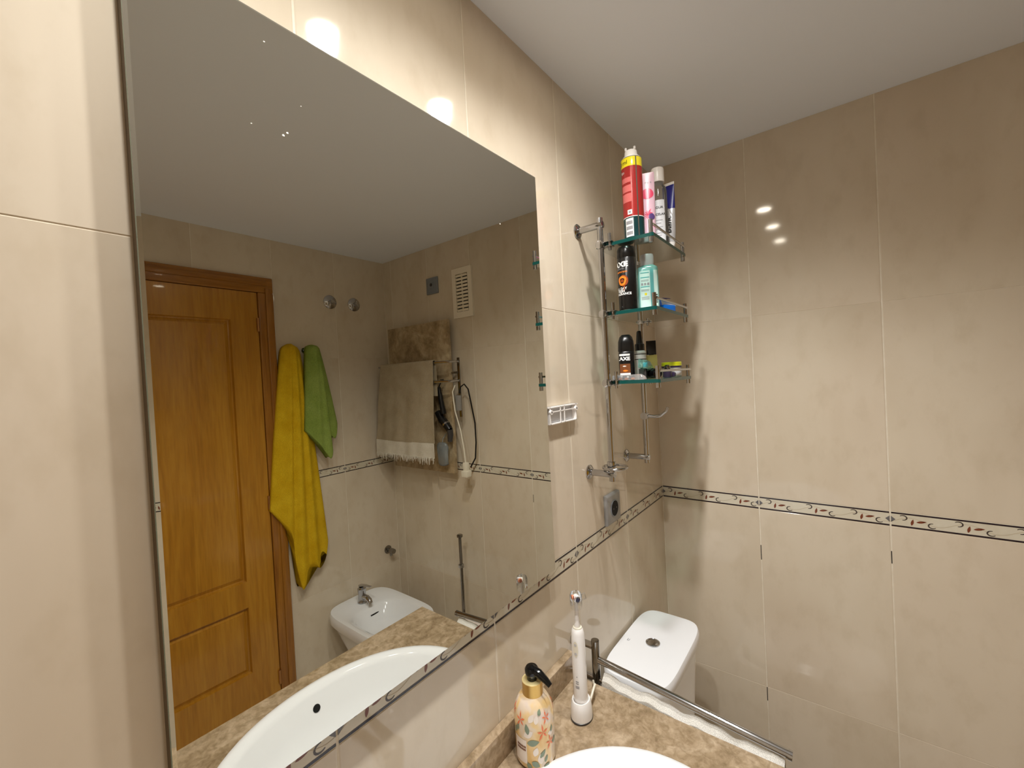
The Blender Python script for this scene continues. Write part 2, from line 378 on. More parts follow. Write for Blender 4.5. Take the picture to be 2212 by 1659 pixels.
slab('ceiling', (XL-.3, -DW-.3, ZC), (.3, .3, ZC+.15), 'ceiling_paint', 'plain white painted ceiling')
for (y, z0, z1) in ((-.976, -.52, -.37), (-1.976, -.33, -.22), (-.976, -1.98, -1.84)):     # missing grout
    MB().span(W(.005, y-.0035, z0), W(.0012, y+.0035, z1)).build('grout_gap', 'dark_gap', wall_right, smooth=0)

# door in the front wall
door = struct(link('door_1', None, None, W(-3.4, -DW, -Z0)), 'varnished honey oak panelled door with matching casing'); DO = Vector(door.location)
def dl(x, dy, z): return W(x, -DW, z)-DO+Vector((0, dy, 0))
def casing(pts, name, m):
    mb = MB(); mb.span(*pts); return mb.build(name, m, door, bevel=.005, seg=3)
casing((dl(DX1, .018, -Z0), dl(-2.235, -.05, 2.92)), 'door_casing', 'casing_wood'); casing((dl(DX0, .018, -Z0), dl(-4.565, -.05, 2.92)), 'door_casing', 'casing_wood')
casing((dl(DX1, .018, 2.92), dl(DX0, -.05, DZ)), 'door_casing', 'casing_wood_h')
for x in (DX1-.075, DX0+.075): MB().span(dl(x-.04, .024, -Z0), dl(x+.04, .018, 2.99)).build('casing_bead', 'casing_wood', door, bevel=.003)
MB().span(dl(DX1-.09, .024, 3.02), dl(DX0+.09, .018, 3.09)).build('casing_bead', 'casing_wood_h', door, bevel=.003)
lx0, lx1, lz0, lz1 = -4.555, -2.243, -3.38, 2.912
px0, px1 = -4.20, -2.60; pans = [(-1.22, 2.50), (-2.52, -1.585)]; dp = .009; sl = .075
mb = MB(); y0 = .010
zs = [lz0, pans[1][0], pans[1][1], pans[0][0], pans[0][1], lz1]; xs = [lx0, px0, px1, lx1]
for i in range(3):
    for j in range(5):
        if i == 1 and j in (1, 3): continue
        mb.add([dl(xs[i], y0, zs[j]), dl(xs[i+1], y0, zs[j]), dl(xs[i+1], y0, zs[j+1]), dl(xs[i], y0, zs[j+1])], [(0, 1, 2, 3)])
for z0, z1 in pans:
    o = [dl(px0, y0, z0), dl(px1, y0, z0), dl(px1, y0, z1), dl(px0, y0, z1)]; q = [dl(px0+sl, y0-dp, z0+sl), dl(px1-sl, y0-dp, z0+sl), dl(px1-sl, y0-dp, z1-sl), dl(px0+sl, y0-dp, z1-sl)]
    g1 = [dl(px0+.012, y0-.014, z0+.012), dl(px1-.012, y0-.014, z0+.012), dl(px1-.012, y0-.014, z1-.012), dl(px0+.012, y0-.014, z1-.012)]; g2 = [dl(px0+.03, y0-.015, z0+.03), dl(px1-.03, y0-.015, z0+.03), dl(px1-.03, y0-.015, z1-.03), dl(px0+.03, y0-.015, z1-.03)]
    mb.rings([o, g1, g2, q], 0, False, False)
mb.rings([[dl(lx0, y0, lz0), dl(lx1, y0, lz0), dl(lx1, y0, lz1), dl(lx0, y0, lz1)], [dl(lx0, -.035, lz0), dl(lx1, -.035, lz0), dl(lx1, -.035, lz1), dl(lx0, -.035, lz1)]], 0, False, True)
leaf = mb.build('door_leaf', 'door_wood', door, smooth=0)
for z0, z1 in pans:
    MB().span(dl(px0+sl, y0-dp-.004, z0+sl), dl(px1-sl, y0-dp+.0015, z1-sl)).build('door_panel', 'door_wood', leaf, smooth=0)
for z in (2.44, -.18, -2.78):
    MB().cyl(dl(-2.25, .016, z-.10), dl(-2.25, .016, z+.10), .006, mi=0).cyl(dl(-2.25, .016, z-.004), dl(-2.25, .016, z+.004), .0066, mi=0).build('hinge', 'copper', door)
mb = MB(); mb.cyl(dl(-4.42, .004, -.35), dl(-4.42, .012, -.35), .024).cyl(dl(-4.42, .01, -.35), dl(-4.42, .05, -.35), .009).tube([dl(-4.42, .05, -.35), dl(-4.36, .055, -.35), dl(-4.08, .05, -.36)], .008)
mb.build('door_handle', 'copper', door)

# ------------------------------------------------------------------ ceiling downlights
def downlight(x, label):
    loc = W(x, -.86, ZC)
    t = thing('ceiling_downlight', label, 'downlight', loc, 0, 'recessed ceiling spotlights over the mirror')
    MB().lathe([(.043, 0), (.043, -.003), (.038, -.0045), (.030, -.004), (.029, 0)], 32).build('trim_ring', 'chrome', t)
    MB().lathe([(.028, -.0005), (.028, -.0018), (.012, -.003), (.0005, -.0034)], 28).build('lens', 'lamp_lens', t)
    ld = bpy.data.lights.new('downlight_lamp', 'SPOT'); ld.energy = LIGHT_W; ld.color = LIGHT_COL; ld.spot_size = radians(SPOT_DEG); ld.spot_blend = SPOT_BLEND; ld.shadow_soft_size = .022
    ld.use_nodes = True; nt = ld.node_tree; fo_ = nt.nodes.new('ShaderNodeLightFalloff'); fo_.inputs['Strength'].default_value = 1; fo_.inputs['Smooth'].default_value = .42
    nt.links.new(fo_.outputs['Quadratic'], nt.nodes['Emission'].inputs['Strength'])
    lo = bpy.data.objects.new('downlight_lamp', ld); COL.objects.link(lo); lo.parent = t; lo.location = (0, 0, -.006-.022)
downlight(-2.40, 'round chrome ceiling spotlight nearest the glass shelves')
downlight(-3.40, 'round chrome ceiling spotlight over the middle of the mirror')
downlight(-4.45, 'round chrome ceiling spotlight farthest from the glass shelves')

# ------------------------------------------------------------------ mirror
MX0, MX1, MZ0, MZ1 = -4.563, -2.425, .115, 2.845
t = thing('wall_mirror', 'large frameless mirror with slanted polished edges above the wash basin', 'mirror', W((MX0+MX1)/2, 0, MZ0)); o = Vector(t.location)
ml = lambda x, y, z: W(x, 0, z)-o+Vector((0, y, 0))
yf = -MT*S
MB().span(ml(MX0, 0, MZ0), ml(MX1, yf+.006, MZ1)).build('backing_board', 'mirror_backing', t, smooth=0)
mb = MB(); bw = .011
R4 = lambda d, y: [ml(MX0+d, y, MZ0+.18*d), ml(MX1-.4*d, y, MZ0+.18*d), ml(MX1-.4*d, y, MZ1-.7*d), ml(MX0+d, y, MZ1-.7*d)]
mb.rings([R4(0, yf+.0058), R4(0, yf+.0009)], 2, True, False); mb.rings([R4(0, yf+.0009), R4(bw, yf)], 1, False, False); mb.rings([R4(bw, yf), R4(bw+.001, yf)], 0, False, True)
mb.build('mirror_glass', ['mirror_silver', 'mirror_bevel', 'glass_edge'], t, smooth=0)
def blob(x, z, r, n=9):
    mb = MB(); ps = []
    for k in range(n):
        a = 2*pi*k/n; q = r*random.uniform(.55, 1.15); ps.append(ml(x, yf-.0003, z)+Vector((q*cos(a), 0, q*sin(a)*.7)))
    mb.rings([ps, [p+Vector((0, -.0003, 0)) for p in ps]]); mb.build('splash_mark', 'splash_mark', t, smooth=0)
for x, z, r in ((-4.123, 2.426, .0020), (-4.108, 2.441, .0018), (-4.232, 2.422, .0008), (-4.172, 2.744, .0012), (-2.846, 2.417, .0016), (-4.049, 2.568, .0008)): blob(x, z, r)

# ------------------------------------------------------------------ vanity, basin, basin tap
CZ = -.755; BX, BY, BA, BB = -3.43, -.915, .90, .73
t = thing('vanity_unit', 'brown marble vanity worktop with low marble upstand', 'vanity', W(-4.0, -.9, -Z0)); o = Vector(t.location)
vl = lambda x, y, z: W(x, y, z)-o
mb = MB(); n = 64; X0, X1, Y0, Y1 = -5.6, -2.222, -1.80, -.001
inner = ell(BX, BY, 0, BA-.05, BB-.05, n); outer = []
for k in range(n):
    dx, dy = inner[k][0]-BX, inner[k][1]-BY
    s = min((X1-BX)/dx if dx > 0 else (X0-BX)/dx if dx < 0 else 9e9, (Y1-BY)/dy if dy > 0 else (Y0-BY)/dy if dy < 0 else 9e9); outer.append((BX+dx*s, BY+dy*s))
for cx_, cy_ in ((X0, Y0), (X1, Y0), (X1, Y1), (X0, Y1)):
    k = min(range(n), key=lambda q: (outer[q][0]-cx_)**2+(outer[q][1]-cy_)**2); outer[k] = (cx_, cy_)
zt, zb = CZ, CZ-.065
mb.rings([[vl(p[0], p[1], zb) for p in inner], [vl(p[0], p[1], zb) for p in outer], [vl(p[0], p[1], zt) for p in outer], [vl(p[0], p[1], zt) for p in inner], [vl(p[0], p[1], zb) for p in inner]], 0, False, False)
mb.build('worktop', 'counter_marble', t, smooth=0)
MB().span(vl(X0, -.0005, CZ), vl(-2.222, -.056, CZ+.172)).build('upstand', 'counter_marble', t, bevel=.001)
mb = MB(); mb.span(vl(-5.55, -.02, -Z0+.25), vl(-2.40, -.04, zb)).span(vl(-5.55, -.02, -Z0+.25), vl(-5.50, -1.70, zb)).span(vl(-2.45, -.02, -Z0+.25), vl(-2.40, -1.70, zb)).span(vl(-5.50, -.04, -Z0+.25), vl(-2.45, -1.70, -Z0+.31)).span(vl(-5.5, -.06, -Z0), vl(-2.5, -1.6, -Z0+.25))
mb.build('cabinet_body', 'cabinet_white', t, smooth=0)
for k in range(3):
    d = MB().span(vl(-5.54+k*1.047, -1.71, -Z0+.27), vl(-4.51+k*1.047, -1.76, zb-.02)).build('cabinet_door', 'cabinet_white', t, bevel=.002)
    MB().cyl(vl(-4.62+k*1.047, -1.76, -1.2), vl(-4.62+k*1.047, -1.84, -1.2), .009, .012).build('knob', 'chrome', d)

t = thing('wash_basin', 'oval white ceramic wash basin set into the marble worktop', 'basin', W(BX, BY, CZ)); o = Vector(t.location)
def be(a, b, z, dy=0): return [tuple(Vector(p)*S+Vector((0, dy*S, z*S))) for p in ell(0, 0, 0, a, b, 72, 2.06)]
mb = MB(); mb.rings([be(BA-.055, BB-.055, -.06), be(BA-.055, BB-.055, .002), be(BA, BB, .003), be(BA+.004, BB+.004, .012), be(BA-.006, BB-.006, .024), be(BA-.035, BB-.035, .028), be(BA-.075, BB-.09, .020, -.015), be(BA-.10, BB-.12, -.01, -.02), be(BA-.16, BB-.18, -.14, -.03), be(BA-.27, BB-.28, -.29, -.03), be(BA-.5, BB-.44, -.40, -.02), be(.09, .09, -.43)], 0, False, True)
mb.build('bowl', 'ceramic', t, smooth=60)
MB().lathe([(.024, -.43*S-.001), (.024, -.43*S+.003), (.018, -.43*S+.004), (.004, -.43*S+.002)], 20).build('drain', 'chrome', t)
# overflow hole in the bowl's front slope
oc = Vector(((-3.448-BX)*S, (-1.514-BY)*S, (-.845-CZ)*S)); nrm = Vector((.0, .93, .37)).normalized()
MB().cyl(oc-nrm*.014, oc+nrm*.0010, .0085, n=20).build('overflow_hole', 'black_hole', t)
t = thing('basin_mixer_tap', 'chrome single lever mixer tap behind the oval basin', 'tap', W(-3.60, -.265, CZ+.024)+Vector((0, 0, .004)))
MB().lathe([(.024, 0), (.024, .006), (.021, .012), (.020, .06), (.022, .075), (.021, .088)], 24).build('body', 'chrome', t)
MB().tube([(0, -.01, .05), (.0, -.05, .062), (0, -.085, .062), (0, -.108, .052)], [.014, .012, .011, .0105], 14).build('spout', 'chrome', t)
MB().rings([[(-.011, .018, .088), (.011, .018, .088), (.011, .018, .098), (-.011, .018, .098)], [(-.009, -.03, .096), (.009, -.03, .096), (.009, -.03, .104), (-.009, -.03, .104)], [(-.006, -.07, .106), (.006, -.07, .106), (.006, -.07, .111), (-.006, -.07, .111)]]).build('lever', 'chrome', t, bevel=.002)

# ------------------------------------------------------------------ soap dispenser
t = thing('soap_dispenser', 'floral peach soap bottle with gold collar and black pump', 'soap bottle', W(-2.932, -.188, CZ)+Vector((0, 0, .0005))); t.scale = (1.05, 1.05, 1.065); th = facing(t.location)
rb = .0355
MB().lathe([(.030, 0), (.0335, .002), (rb, .006), (rb, .070), (rb*.985, .082), (rb*.90, .097), (rb*.70, .108), (.018, .113), (.0165, .116)], 40).build('bottle', 'soap_body', t)
def bot_r(v): return interp([(0, rb), (.07, rb), (.082, rb*.985), (.097, rb*.9), (.108, rb*.7), (.12, .0165)], v)
def botmap(u, v, e=.0005):
    r = bot_r(v)+e; a = th+u/rb; return (r*cos(a), r*sin(a), v)
mb = MB()
for u, v, L, w_, rt in ((-.014, .072, .018, .005, 100), (-.0335, .070, .015, .004, 80), (-.004, .050, .022, .0065, 10), (-.040, .062, .013, .004, 70), (.012, .030, .016, .004, 50), (.018, .020, .012, .003, 60), (-.001, .0135, .016, .006, -30), (-.012, .0085, .015, .005, -60), (.018, .0075, .015, .004, 25), (.033, .064, .012, .0035, 80), (.040, .040, .014, .005, 20), (.055, .07, .016, .005, 60), (.07, .03, .018, .006, 10), (-.065, .03, .018, .006, 40), (.010, .098, .010, .004, 60)):
    put(mb, leaf2(L, w_, 8), botmap, (u, v), 0, 1, radians(rt))
for u, v, r in ((-.027, .084, .014), (.014, .0655, .015), (.028, .044, .013), (.022, .088, .012), (-.05, .09, .012), (.06, .09, .012), (.075, .055, .014)): put(mb, star(r), lambda a, b: botmap(a, b, .0008), (u, v), 1)
for u, v, L in ((-.006, .090, .016), (.003, .088, .014), (-.012, .064, .02), (.008, .022, .018), (.0, .035, .016), (.03, .058, .014)): put(mb, leaf2(L, L*.36, 8), lambda a, b: botmap(a, b, .0003), (u, v), 2, 1, radians(70+u*3000))
mb.build('floral_print', ['leaf_green', 'flower_orange', 'petal'], t, smooth=0)
mb = MB(); rect(mb, lambda a, b: botmap(a, b, .00035), -.042, -.016, .012, .052, 0, 8)
for k, v in enumerate((.0385, .0335)):
    x = -.036
    while x < -.0195: q = random.uniform(.0012, .0026); rect(mb, lambda a, b: botmap(a, b, .0007), x, x+q, v, v+.0034, 1, 1); x += q+.0005
mb.build('label', ['petal', 'brown_print'], t, smooth=0)
MB().lathe([(.0185, .112), (.0185, .135), (.0175, .136), (.0105, .136)], 32, [0, 1, 1]).build('collar', ['gold', 'gold_pale'], t)
d = Vector((cos(th+.95), sin(th+.95), 0))          # spout points along the wall, towards the toothbrush
mb = MB().cyl((0, 0, .130), (0, 0, .146), .0095, .0088).lathe([(.0112, .144), (.0125, .148), (.0125, .154), (.010, .1575), (.003, .1585)], 24)
ph = mb.build('pump_head', 'black_gloss', t)
MB().tube([Vector((0, 0, .152)), d*.016+Vector((0, 0, .150)), d*.030+Vector((0, 0, .143)), d*.038+Vector((0, 0, .137))], [.0085, .0075, .0058, .0048], 14).build('nozzle', 'black_gloss', ph)

# ------------------------------------------------------------------ electric toothbrush on its charger
loc = W(-2.538, -.278, CZ)+Vector((0, 0, .0005)); th = facing(loc)
t = thing('toothbrush_charger', 'white toothbrush charging base with cord on the marble worktop', 'charger', loc)
MB().lathe([(.0255, 0), (.026, .001), (.026, .003), (.0245, .004)], 32, sy=.85).build('base_ring', 'dark_grey', t)
MB().lathe([(.0248, .003), (.0242, .020), (.0225, .034), (.0205, .039), (.0168, .038), (.0162, .031)], 32, sy=.88).build('body', 'white_gloss', t)
cd = Vector((cos(th+pi*.78), sin(th+pi*.78), 0)); 
MB().tube([cd*.023+Vector((0, 0, .010)), cd*.034+Vector((0, 0, .022)), Vector((.062, .0, .030)), Vector((.083, .014, .012)), Vector((.096, .022, .0045)), Vector((.1045, .027, .001)), Vector((.1062, .03, -.012)), Vector((.1062, .032, -.10))], .0026, 8).build('cord', 'cord_white', t)
t = thing('electric_toothbrush', 'white electric toothbrush with clear head cover standing on its charger', 'toothbrush', loc+Vector((0, 0, .0315)))
hr = lambda z: interp([(0, .0148), (.08, .0145), (.13, .0142), (.152, .0125), (.158, .0085)], z)
MB().lathe([(.0140, 0), (.0148, .003), (.0145, .08), (.0142, .128), (.0132, .146), (.0112, .154), (.0088, .1565)], 28).build('handle', 'white_gloss', t)
MB().lathe([(.0095, .1562), (.0092, .158), (.0062, .1583)], 24).build('collar_ring', 'cord_white', t)
hm = lambda u, v, e=.0006: ((hr(v)+e)*cos(th-.42+u/.0145), (hr(v)+e)*sin(th-.42+u/.0145), v)
mb = MB(); st = disc(.0055, .0160, 10)
put(mb, st, hm, (0, .118), 0); mb.build('switch_panel', 'cord_white', t)
for v in (.127, .109):
    mb = MB(); put(mb, disc(.0026, .0026), lambda a, b: hm(a, b, .0012), (0, v), 0); mb.build('push_button', 'grey_light', t)
mb = MB()
for k, (v, w_) in enumerate(((.060, .001), (.050, .003), (.046, .003), (.040, .004), (.037, .004))): rect(mb, lambda a, b: hm(a, b, .0005), -w_, w_, v, v+.0018, 0, 3)
mb.build('print_marks', 'print_grey', t, smooth=0)
MB().lathe([(.0056, .1575), (.0056, .166), (.0048, .168), (.0052, .172), (.0045, .178), (.0038, .206), (.0040, .215)], 18).build('brush_neck', 'white_plastic', t)
fd = Vector((cos(th+.35), sin(th+.35), 0)); sd = Vector((-fd.y, fd.x, 0))
hc = Vector((0, 0, .2190))
hd = MB().cyl(hc-fd*.002, hc+fd*.004, .0068, n=20).build('brush_head', 'white_plastic', t)
for q, r0, r1, n_, mm in ((.004, .0010, .0042, 16, 'brush_blue'), (.004, .0052, .0068, 22, 'brush_white')):
    mb = MB()
    for k in range(n_):
        a = 2*pi*k/n_; rr = random.uniform(r0, r1); c = hc+sd*(rr*cos(a))+Vector((0, 0, rr*sin(a))); mb.cyl(c+fd*.004, c+fd*.0115, .0010, n=6)
    mb.build('bristles', mm, hd)
MB().cyl(hc-sd*.0068+fd*.004+Vector((0, 0, .004)), hc-sd*.0108+fd*.004+Vector((0, 0, .004)), .0045, n=14).build('colour_ring', 'coral', hd)
mb = MB(); prof = [(.0118, -.022), (.0125, -.010), (.0125, .004), (.0105, .0095), (.0055, .0125)]
mb.lathe(prof, 24, c=tuple(hc), cap0=False)
cap = mb.build('head_cover', 'clear_plastic', t)
pd = sd*1.0
MB().tube([hc+pd*.0115+Vector((0, 0, .004)), hc+pd*.020+Vector((0, 0, .006)), hc+pd*.022+Vector((0, 0, -.006)), hc+pd*.0125+Vector((0, 0, -.008))], .0011, 8).build('cover_clip', 'clear_plastic', cap)

# ------------------------------------------------------------------ swing towel rail and the towel on it
t = thing('towel_rail', 'chrome swing towel rail with two arms at the worktop end', 'towel rail', W(-2.15, 0, -.82)); o = Vector(t.location)
tl = lambda x, y, z: W(x, y, z)-o
for z in (-.535, -.775):
    MB().cyl(tl(-2.15, 0, z), tl(-2.15, -.018, z), .013).cyl(tl(-2.15, -.015, z), tl(-2.15, -.17, z), .008).build('wall_stud', 'chrome', t)
MB().cyl(tl(-2.15, -.19, -.825), tl(-2.15, -.19, -.485), .0095, n=20).build('upright', 'chrome_dark', t, bevel=.0012)
a1 = MB().cyl(tl(-2.15, -.21, -.624), tl(-2.143, -1.375, -.733), .0078, n=18).build('arm', 'chrome', t)
MB().cyl(tl(-2.143, -1.374, -.733), tl(-2.143, -1.395, -.735), .0086, n=18).build('end_cap', 'chrome', a1)
a2 = MB().cyl(tl(-2.15, -.21, -.775), tl(-2.150, -1.375, -.835), .0055, n=18).build('arm', 'chrome', t)
MB().cyl(tl(-2.150, -1.374, -.835), tl(-2.150, -1.395, -.836), .0065, n=18).build('end_cap', 'chrome', a2)
def wt(u, v):
    y = -.255+(-1.10)*u; zc_ = -.775-.060*(-y-.21)/1.165+.012
    L = .62; q = v*(2*L+.1); wob = .012*sin(u*21+1)+.008*sin(u*47)
    if q < L: return tl(-2.192+wob*.25*(1-q/L), y, zc_-.03-(L-q)+.02*wob)
    if q < L+.1: a = pi*(q-L)/.1; return tl(-2.150-.042*cos(a), y, zc_-.03+.075*sin(a)+wob*.8)
    return tl(-2.108+wob*.6*(q-L-.1)/L, y, zc_-.03-(q-L-.1))
tw = grid_cloth(60, 44, wt, .0035).build('hand_towel', 'white_terry', None, loc=o)
tag(tw, 'white terry hand towel hanging over the lower arm of the towel rail', 'towel')

# ------------------------------------------------------------------ toilet
t = thing('toilet', 'white ceramic close coupled toilet with chrome flush button', 'toilet', W(-1.28, -.30, -Z0)); o = Vector(t.location)
TZ = (-.94+Z0)*S
def rr(a, b, z, cyy=0, e=5, n=48): return [(p[0]*S, (p[1]+cyy)*S, z) for p in ell(0, 0, 0, a, b, n, e)]
mb = MB(); mb.rings([rr(.46, .22, .40, .03), rr(.49, .235, .48, .02), rr(.52, .262, TZ-.036, .005), rr(.50, .25, TZ-.034, .005)]); tank = mb.build('tank', 'ceramic', t, smooth=50)
mb = MB(); mb.rings([rr(.535, .27, TZ-.036, 0), rr(.55, .285, TZ-.030, 0), rr(.552, .287, TZ-.010, 0), rr(.54, .275, TZ-.002, 0), rr(.50, .235, TZ, 0)]); mb.build('tank_lid', 'ceramic', t, smooth=50)
MB().lathe([(.0195, TZ-.002), (.0195, TZ+.003), (.017, TZ+.0045), (.0155, TZ+.003), (.0150, TZ+.0022), (.012, TZ+.004), (.003, TZ+.0045)], 32, c=(0, .01*S, 0)).build('flush_button', 'chrome', t)
mb = MB(); mb.box((-.02, .215*S, TZ+.0003), (.010, .0012, .0006)).box((-.0195, .20*S, TZ+.0003), (.006, .0012, .0006)).box((-.0245, .208*S, TZ+.0003), (.0012, .006, .0006)); mb.build('maker_mark', 'print_grey', t, smooth=0)
def tb(a, b0, b1, z, e=2.6): return [(p[0]*S, ((b0+b1)/2+p[1])*S, z) for p in ell(0, 0, 0, a, abs(b1-b0)/2, 48, e)]
mb = MB(); mb.rings([tb(.36, .15, -1.10, .0), tb(.34, .12, -1.08, .12), tb(.42, .15, -1.30, .26), tb(.56, .20, -1.62, .36), tb(.575, .20, -1.66, .40), tb(.54, .16, -1.60, .405), tb(.44, -.30, -1.50, .39), tb(.30, -.45, -1.25, .28), tb(.15, -.6, -1.0, .22)]); mb.build('bowl', 'ceramic', t, smooth=50)
mb = MB(); mb.rings([tb(.56, -.26, -1.66, .408), tb(.585, -.24, -1.69, .413), tb(.585, -.24, -1.69, .428), tb(.55, -.28, -1.65, .438), tb(.2, -.6, -1.2, .442)]); mb.build('seat_lid', 'white_gloss', t, smooth=50)

# ------------------------------------------------------------------ glass shelf rack
PA, PB, PY = -1.755, -.985, -.205
t = thing('glass_shelf_rack', 'chrome wall rack with three glass shelves beside the mirror', 'shelf', W(-1.4, 0, .64)); o = Vector(t.location)
sl_ = lambda x, y, z: W(x, y, z)-o
for x in (PA, PB):
    MB().cyl(sl_(x, PY, .60), sl_(x, PY, 2.70), .0075, n=20).build('pole', 'chrome', t)
    for z in (.655, 2.645):
        MB().lathe([(.019, 0), (.019, .003), (.014, .007), (.0095, .008)], 26).build('rosette', 'chrome', t, loc=sl_(x, 0, z)).rotation_euler = (pi/2, 0, 0)
        MB().cyl(sl_(x, -.015, z), sl_(x, PY-.028, z), .0088, n=20).build('wall_arm', 'chrome', t, bevel=.001)
SHELF = [2.50, 1.952, 1.403]
for z in SHELF:
    mb = MB(); x0, x1, y0, y1, h_ = -1.722, -.882, -.15, -.612, .026
    q = [sl_(x0, y0, z), sl_(x1, y0, z), sl_(x1, y1+.012, z), sl_(x1-.012, y1, z), sl_(x0+.012, y1, z), sl_(x0, y1+.012, z)]; b = [p-Vector((0, 0, h_*S)) for p in q]
    n = len(q); mb.add(q+b, [tuple(range(n)), tuple(range(2*n-1, n-1, -1))], 0); mb.add(q+b, [(k, (k+1) % n, n+(k+1) % n, n+k) for k in range(n)], 1)
    g = mb.build('glass_shelf', ['shelf_glass', 'shelf_edge'], t, smooth=0)
    for x in (PA, PB):
        MB().cyl(sl_(x-.035, PY, z-.015), sl_(x+.032, PY, z-.015), .0105, n=18).span(sl_(x-.0, PY+.01, z-.036), sl_(x+.06, PY-.09, z-.028)).span(sl_(x-.0, PY+.01, z+.001), sl_(x+.06, PY-.09, z+.008)).build('shelf_bracket', 'chrome', t, bevel=.0008)
        MB().cyl(sl_(x+.035, PY-.06, z-.06), sl_(x+.035, PY-.06, z+.075), .0042, n=14).build('bracket_screw', 'chrome', t)
    for x in (x0+.02, x1-.02):
        MB().cyl(sl_(x, y1+.022, z-.065), sl_(x, y1+.022, z-.028), .0058, n=16).cyl(sl_(x, y1+.022, z+.001), sl_(x, y1+.022, z+.102), .0052, n=16).cyl(sl_(x, y1+.022, z-.03), sl_(x, y1+.022, z+.002), .0035, n=12).build('rail_post', 'chrome', t)
    MB().cyl(sl_(x0+.02, y1+.005, z+.062), sl_(x1-.02, y1+.005, z+.062), .0032, n=14).build('guard_rail', 'chrome', t)
mb = MB(); mb.cyl(sl_(PB-.03, PY, 1.045), sl_(PB+.03, PY, 1.045), .011).tube([sl_(PB+.0, PY-.02, 1.045), sl_(PB+.0, PY-.09, 1.04), sl_(PB+.0, PY-.15, 1.05), sl_(PB, PY-.20, 1.09), sl_(PB, PY-.215, 1.13)], [.005, .005, .0045, .004, .0038], 12); mb.build('robe_hook', 'chrome', t)
mb = MB(); c = sl_(PA+.02, PY-.02, .71); mb.tube([c+Vector((.030*cos(2*pi*k/32), .030*sin(2*pi*k/32), 0)) for k in range(33)], .0035, 10); mb.build('holder_ring', 'chrome', t)
MB().cyl(sl_(PA, PY, .69), sl_(PA, PY, .76), .0115).build('ring_collar', 'chrome', t, bevel=.002)

# ------------------------------------------------------------------ things on the shelves
def item(name, label, cat, x, y, shelf, group): return thing(name, label, cat, W(x, y, SHELF[shelf])+Vector((0, 0, .0003)), 0, group)
G0, G1, G2 = 'toiletries on the top glass shelf', 'toiletries on the middle glass shelf', 'toiletries on the lowest glass shelf'
# red hairspray can
t = item('spray_can', 'tall red spray can with yellow band and white nozzle top', 'spray can', -1.60, -.425, 0, G0); t.scale = (1.03, 1.03, 1.045); th = facing(t.location); r = .0248
MB().lathe([(r-.002, 0), (r, .002), (r, .052), (r, .0525), (r, .0535), (r, .172), (r, .193), (r-.001, .195)], 40, [0, 0, 1, 1, 2, 3, 4]).build('can', ['can_green', 'print_white', 'can_red', 'can_yellow', 'steel'], t)
MB().lathe([(r-.001, .195), (r-.004, .199), (.0165, .201), (.0160, .2035), (.0145, .2145), (.012, .2165)], 28).build('nozzle_cap', 'white_gloss', t)
mb = MB()
for a in (th-1.0, th+.75): mb.box((.0135*cos(a), .0135*sin(a), .2185), (.004, .003, .007), 0, a)
mb.build('nozzle_tab', 'white_gloss', t)
mp = cylmap(r, th); mb = MB(); rect(mb, mp, .0095, .0125, .003, .193, 0, 2)
put(mb, text_shape('0 ml', .014), mp, (-.0215, .182), 1)
rect(mb, mp, -.021, -.001, .006, .049, 2, 8)
for k in range(3): rect(mb, cylmap(r, th, 1, .0007), -.019, -.003, .010+k*.0125, .018+k*.0125, 3, 6)
rect(mb, mp, -.014, -.003, .058, .069, 2, 3); rect(mb, cylmap(r, th, 1, .0007), -.011, -.006, .061, .066, 3, 3)
for v0, v1 in ((.088, .108), (.112, .128), (.134, .146)): rect(mb, mp, -.028, -.003, v0, v1, 4, 8)
put(mb, text_shape('fijo', .009), mp, (-.0245, .160), 2)
mb.build('can_print', ['steel', 'print_black', 'print_white', 'print_grey', 'can_red_light'], t, smooth=0)
# pink tube standing on its cap
t = item('cream_tube', 'pale pink cream tube with red berry print standing on its cap', 'tube', -1.43, -.481, 0, G0); th = facing(t.location)
MB().lathe([(.017, 0), (.0185, .002), (.0185, .020), (.018, .022)], 28).build('cap', 'pink_cap', t)
def fl(u, v): 
    e = Vector((cos(th+pi/2), sin(th+pi/2), 0)); return e*u+Vector((cos(th), sin(th), 0))*0+Vector((0, 0, v))
ev = Vector((cos(th+pi/2), sin(th+pi/2), 0)); nv_ = Vector((cos(th), sin(th), 0))
def flatring(a, b, z, n=32): return [ev*(a*cos(2*pi*k/n))+nv_*(b*sin(2*pi*k/n))+Vector((0, 0, z)) for k in range(n)]
MB().rings([flatring(.0172, .0172, .022), flatring(.0178, .015, .06), flatring(.0186, .008, .12), flatring(.019, .002, .172), flatring(.019, .001, .184)]).build('tube_body', 'tube_pink', t)
def tbm(e): 
    def f(u, v):
        a, b = interp([(.022, .0172), (.06, .0178), (.12, .0186), (.19, .019)], v), interp([(.022, .0172), (.06, .015), (.12, .008), (.172, .002), (.19, .001)], v)
        q = max(-1, min(1, u/a)); return ev*u+nv_*(b*sqrt(max(0, 1-q*q))+e)+Vector((0, 0, v))
    return f
mb = MB(); put(mb, disc(.0155, .016, 14, .75), tbm(.0006), (0, .126), 0)
put(mb, star(.0175, 9, .30), tbm(.0007), (.0, .072), 0)
put(mb, disc(.0075, .0085), tbm(.0010), (.0085, .066), 1)
put(mb, text_shape('my x', .009), tbm(.0006), (.003, .158), 2); mb.build('tube_print', ['pink_deep', 'violet', 'print_grey'], t, smooth=0)
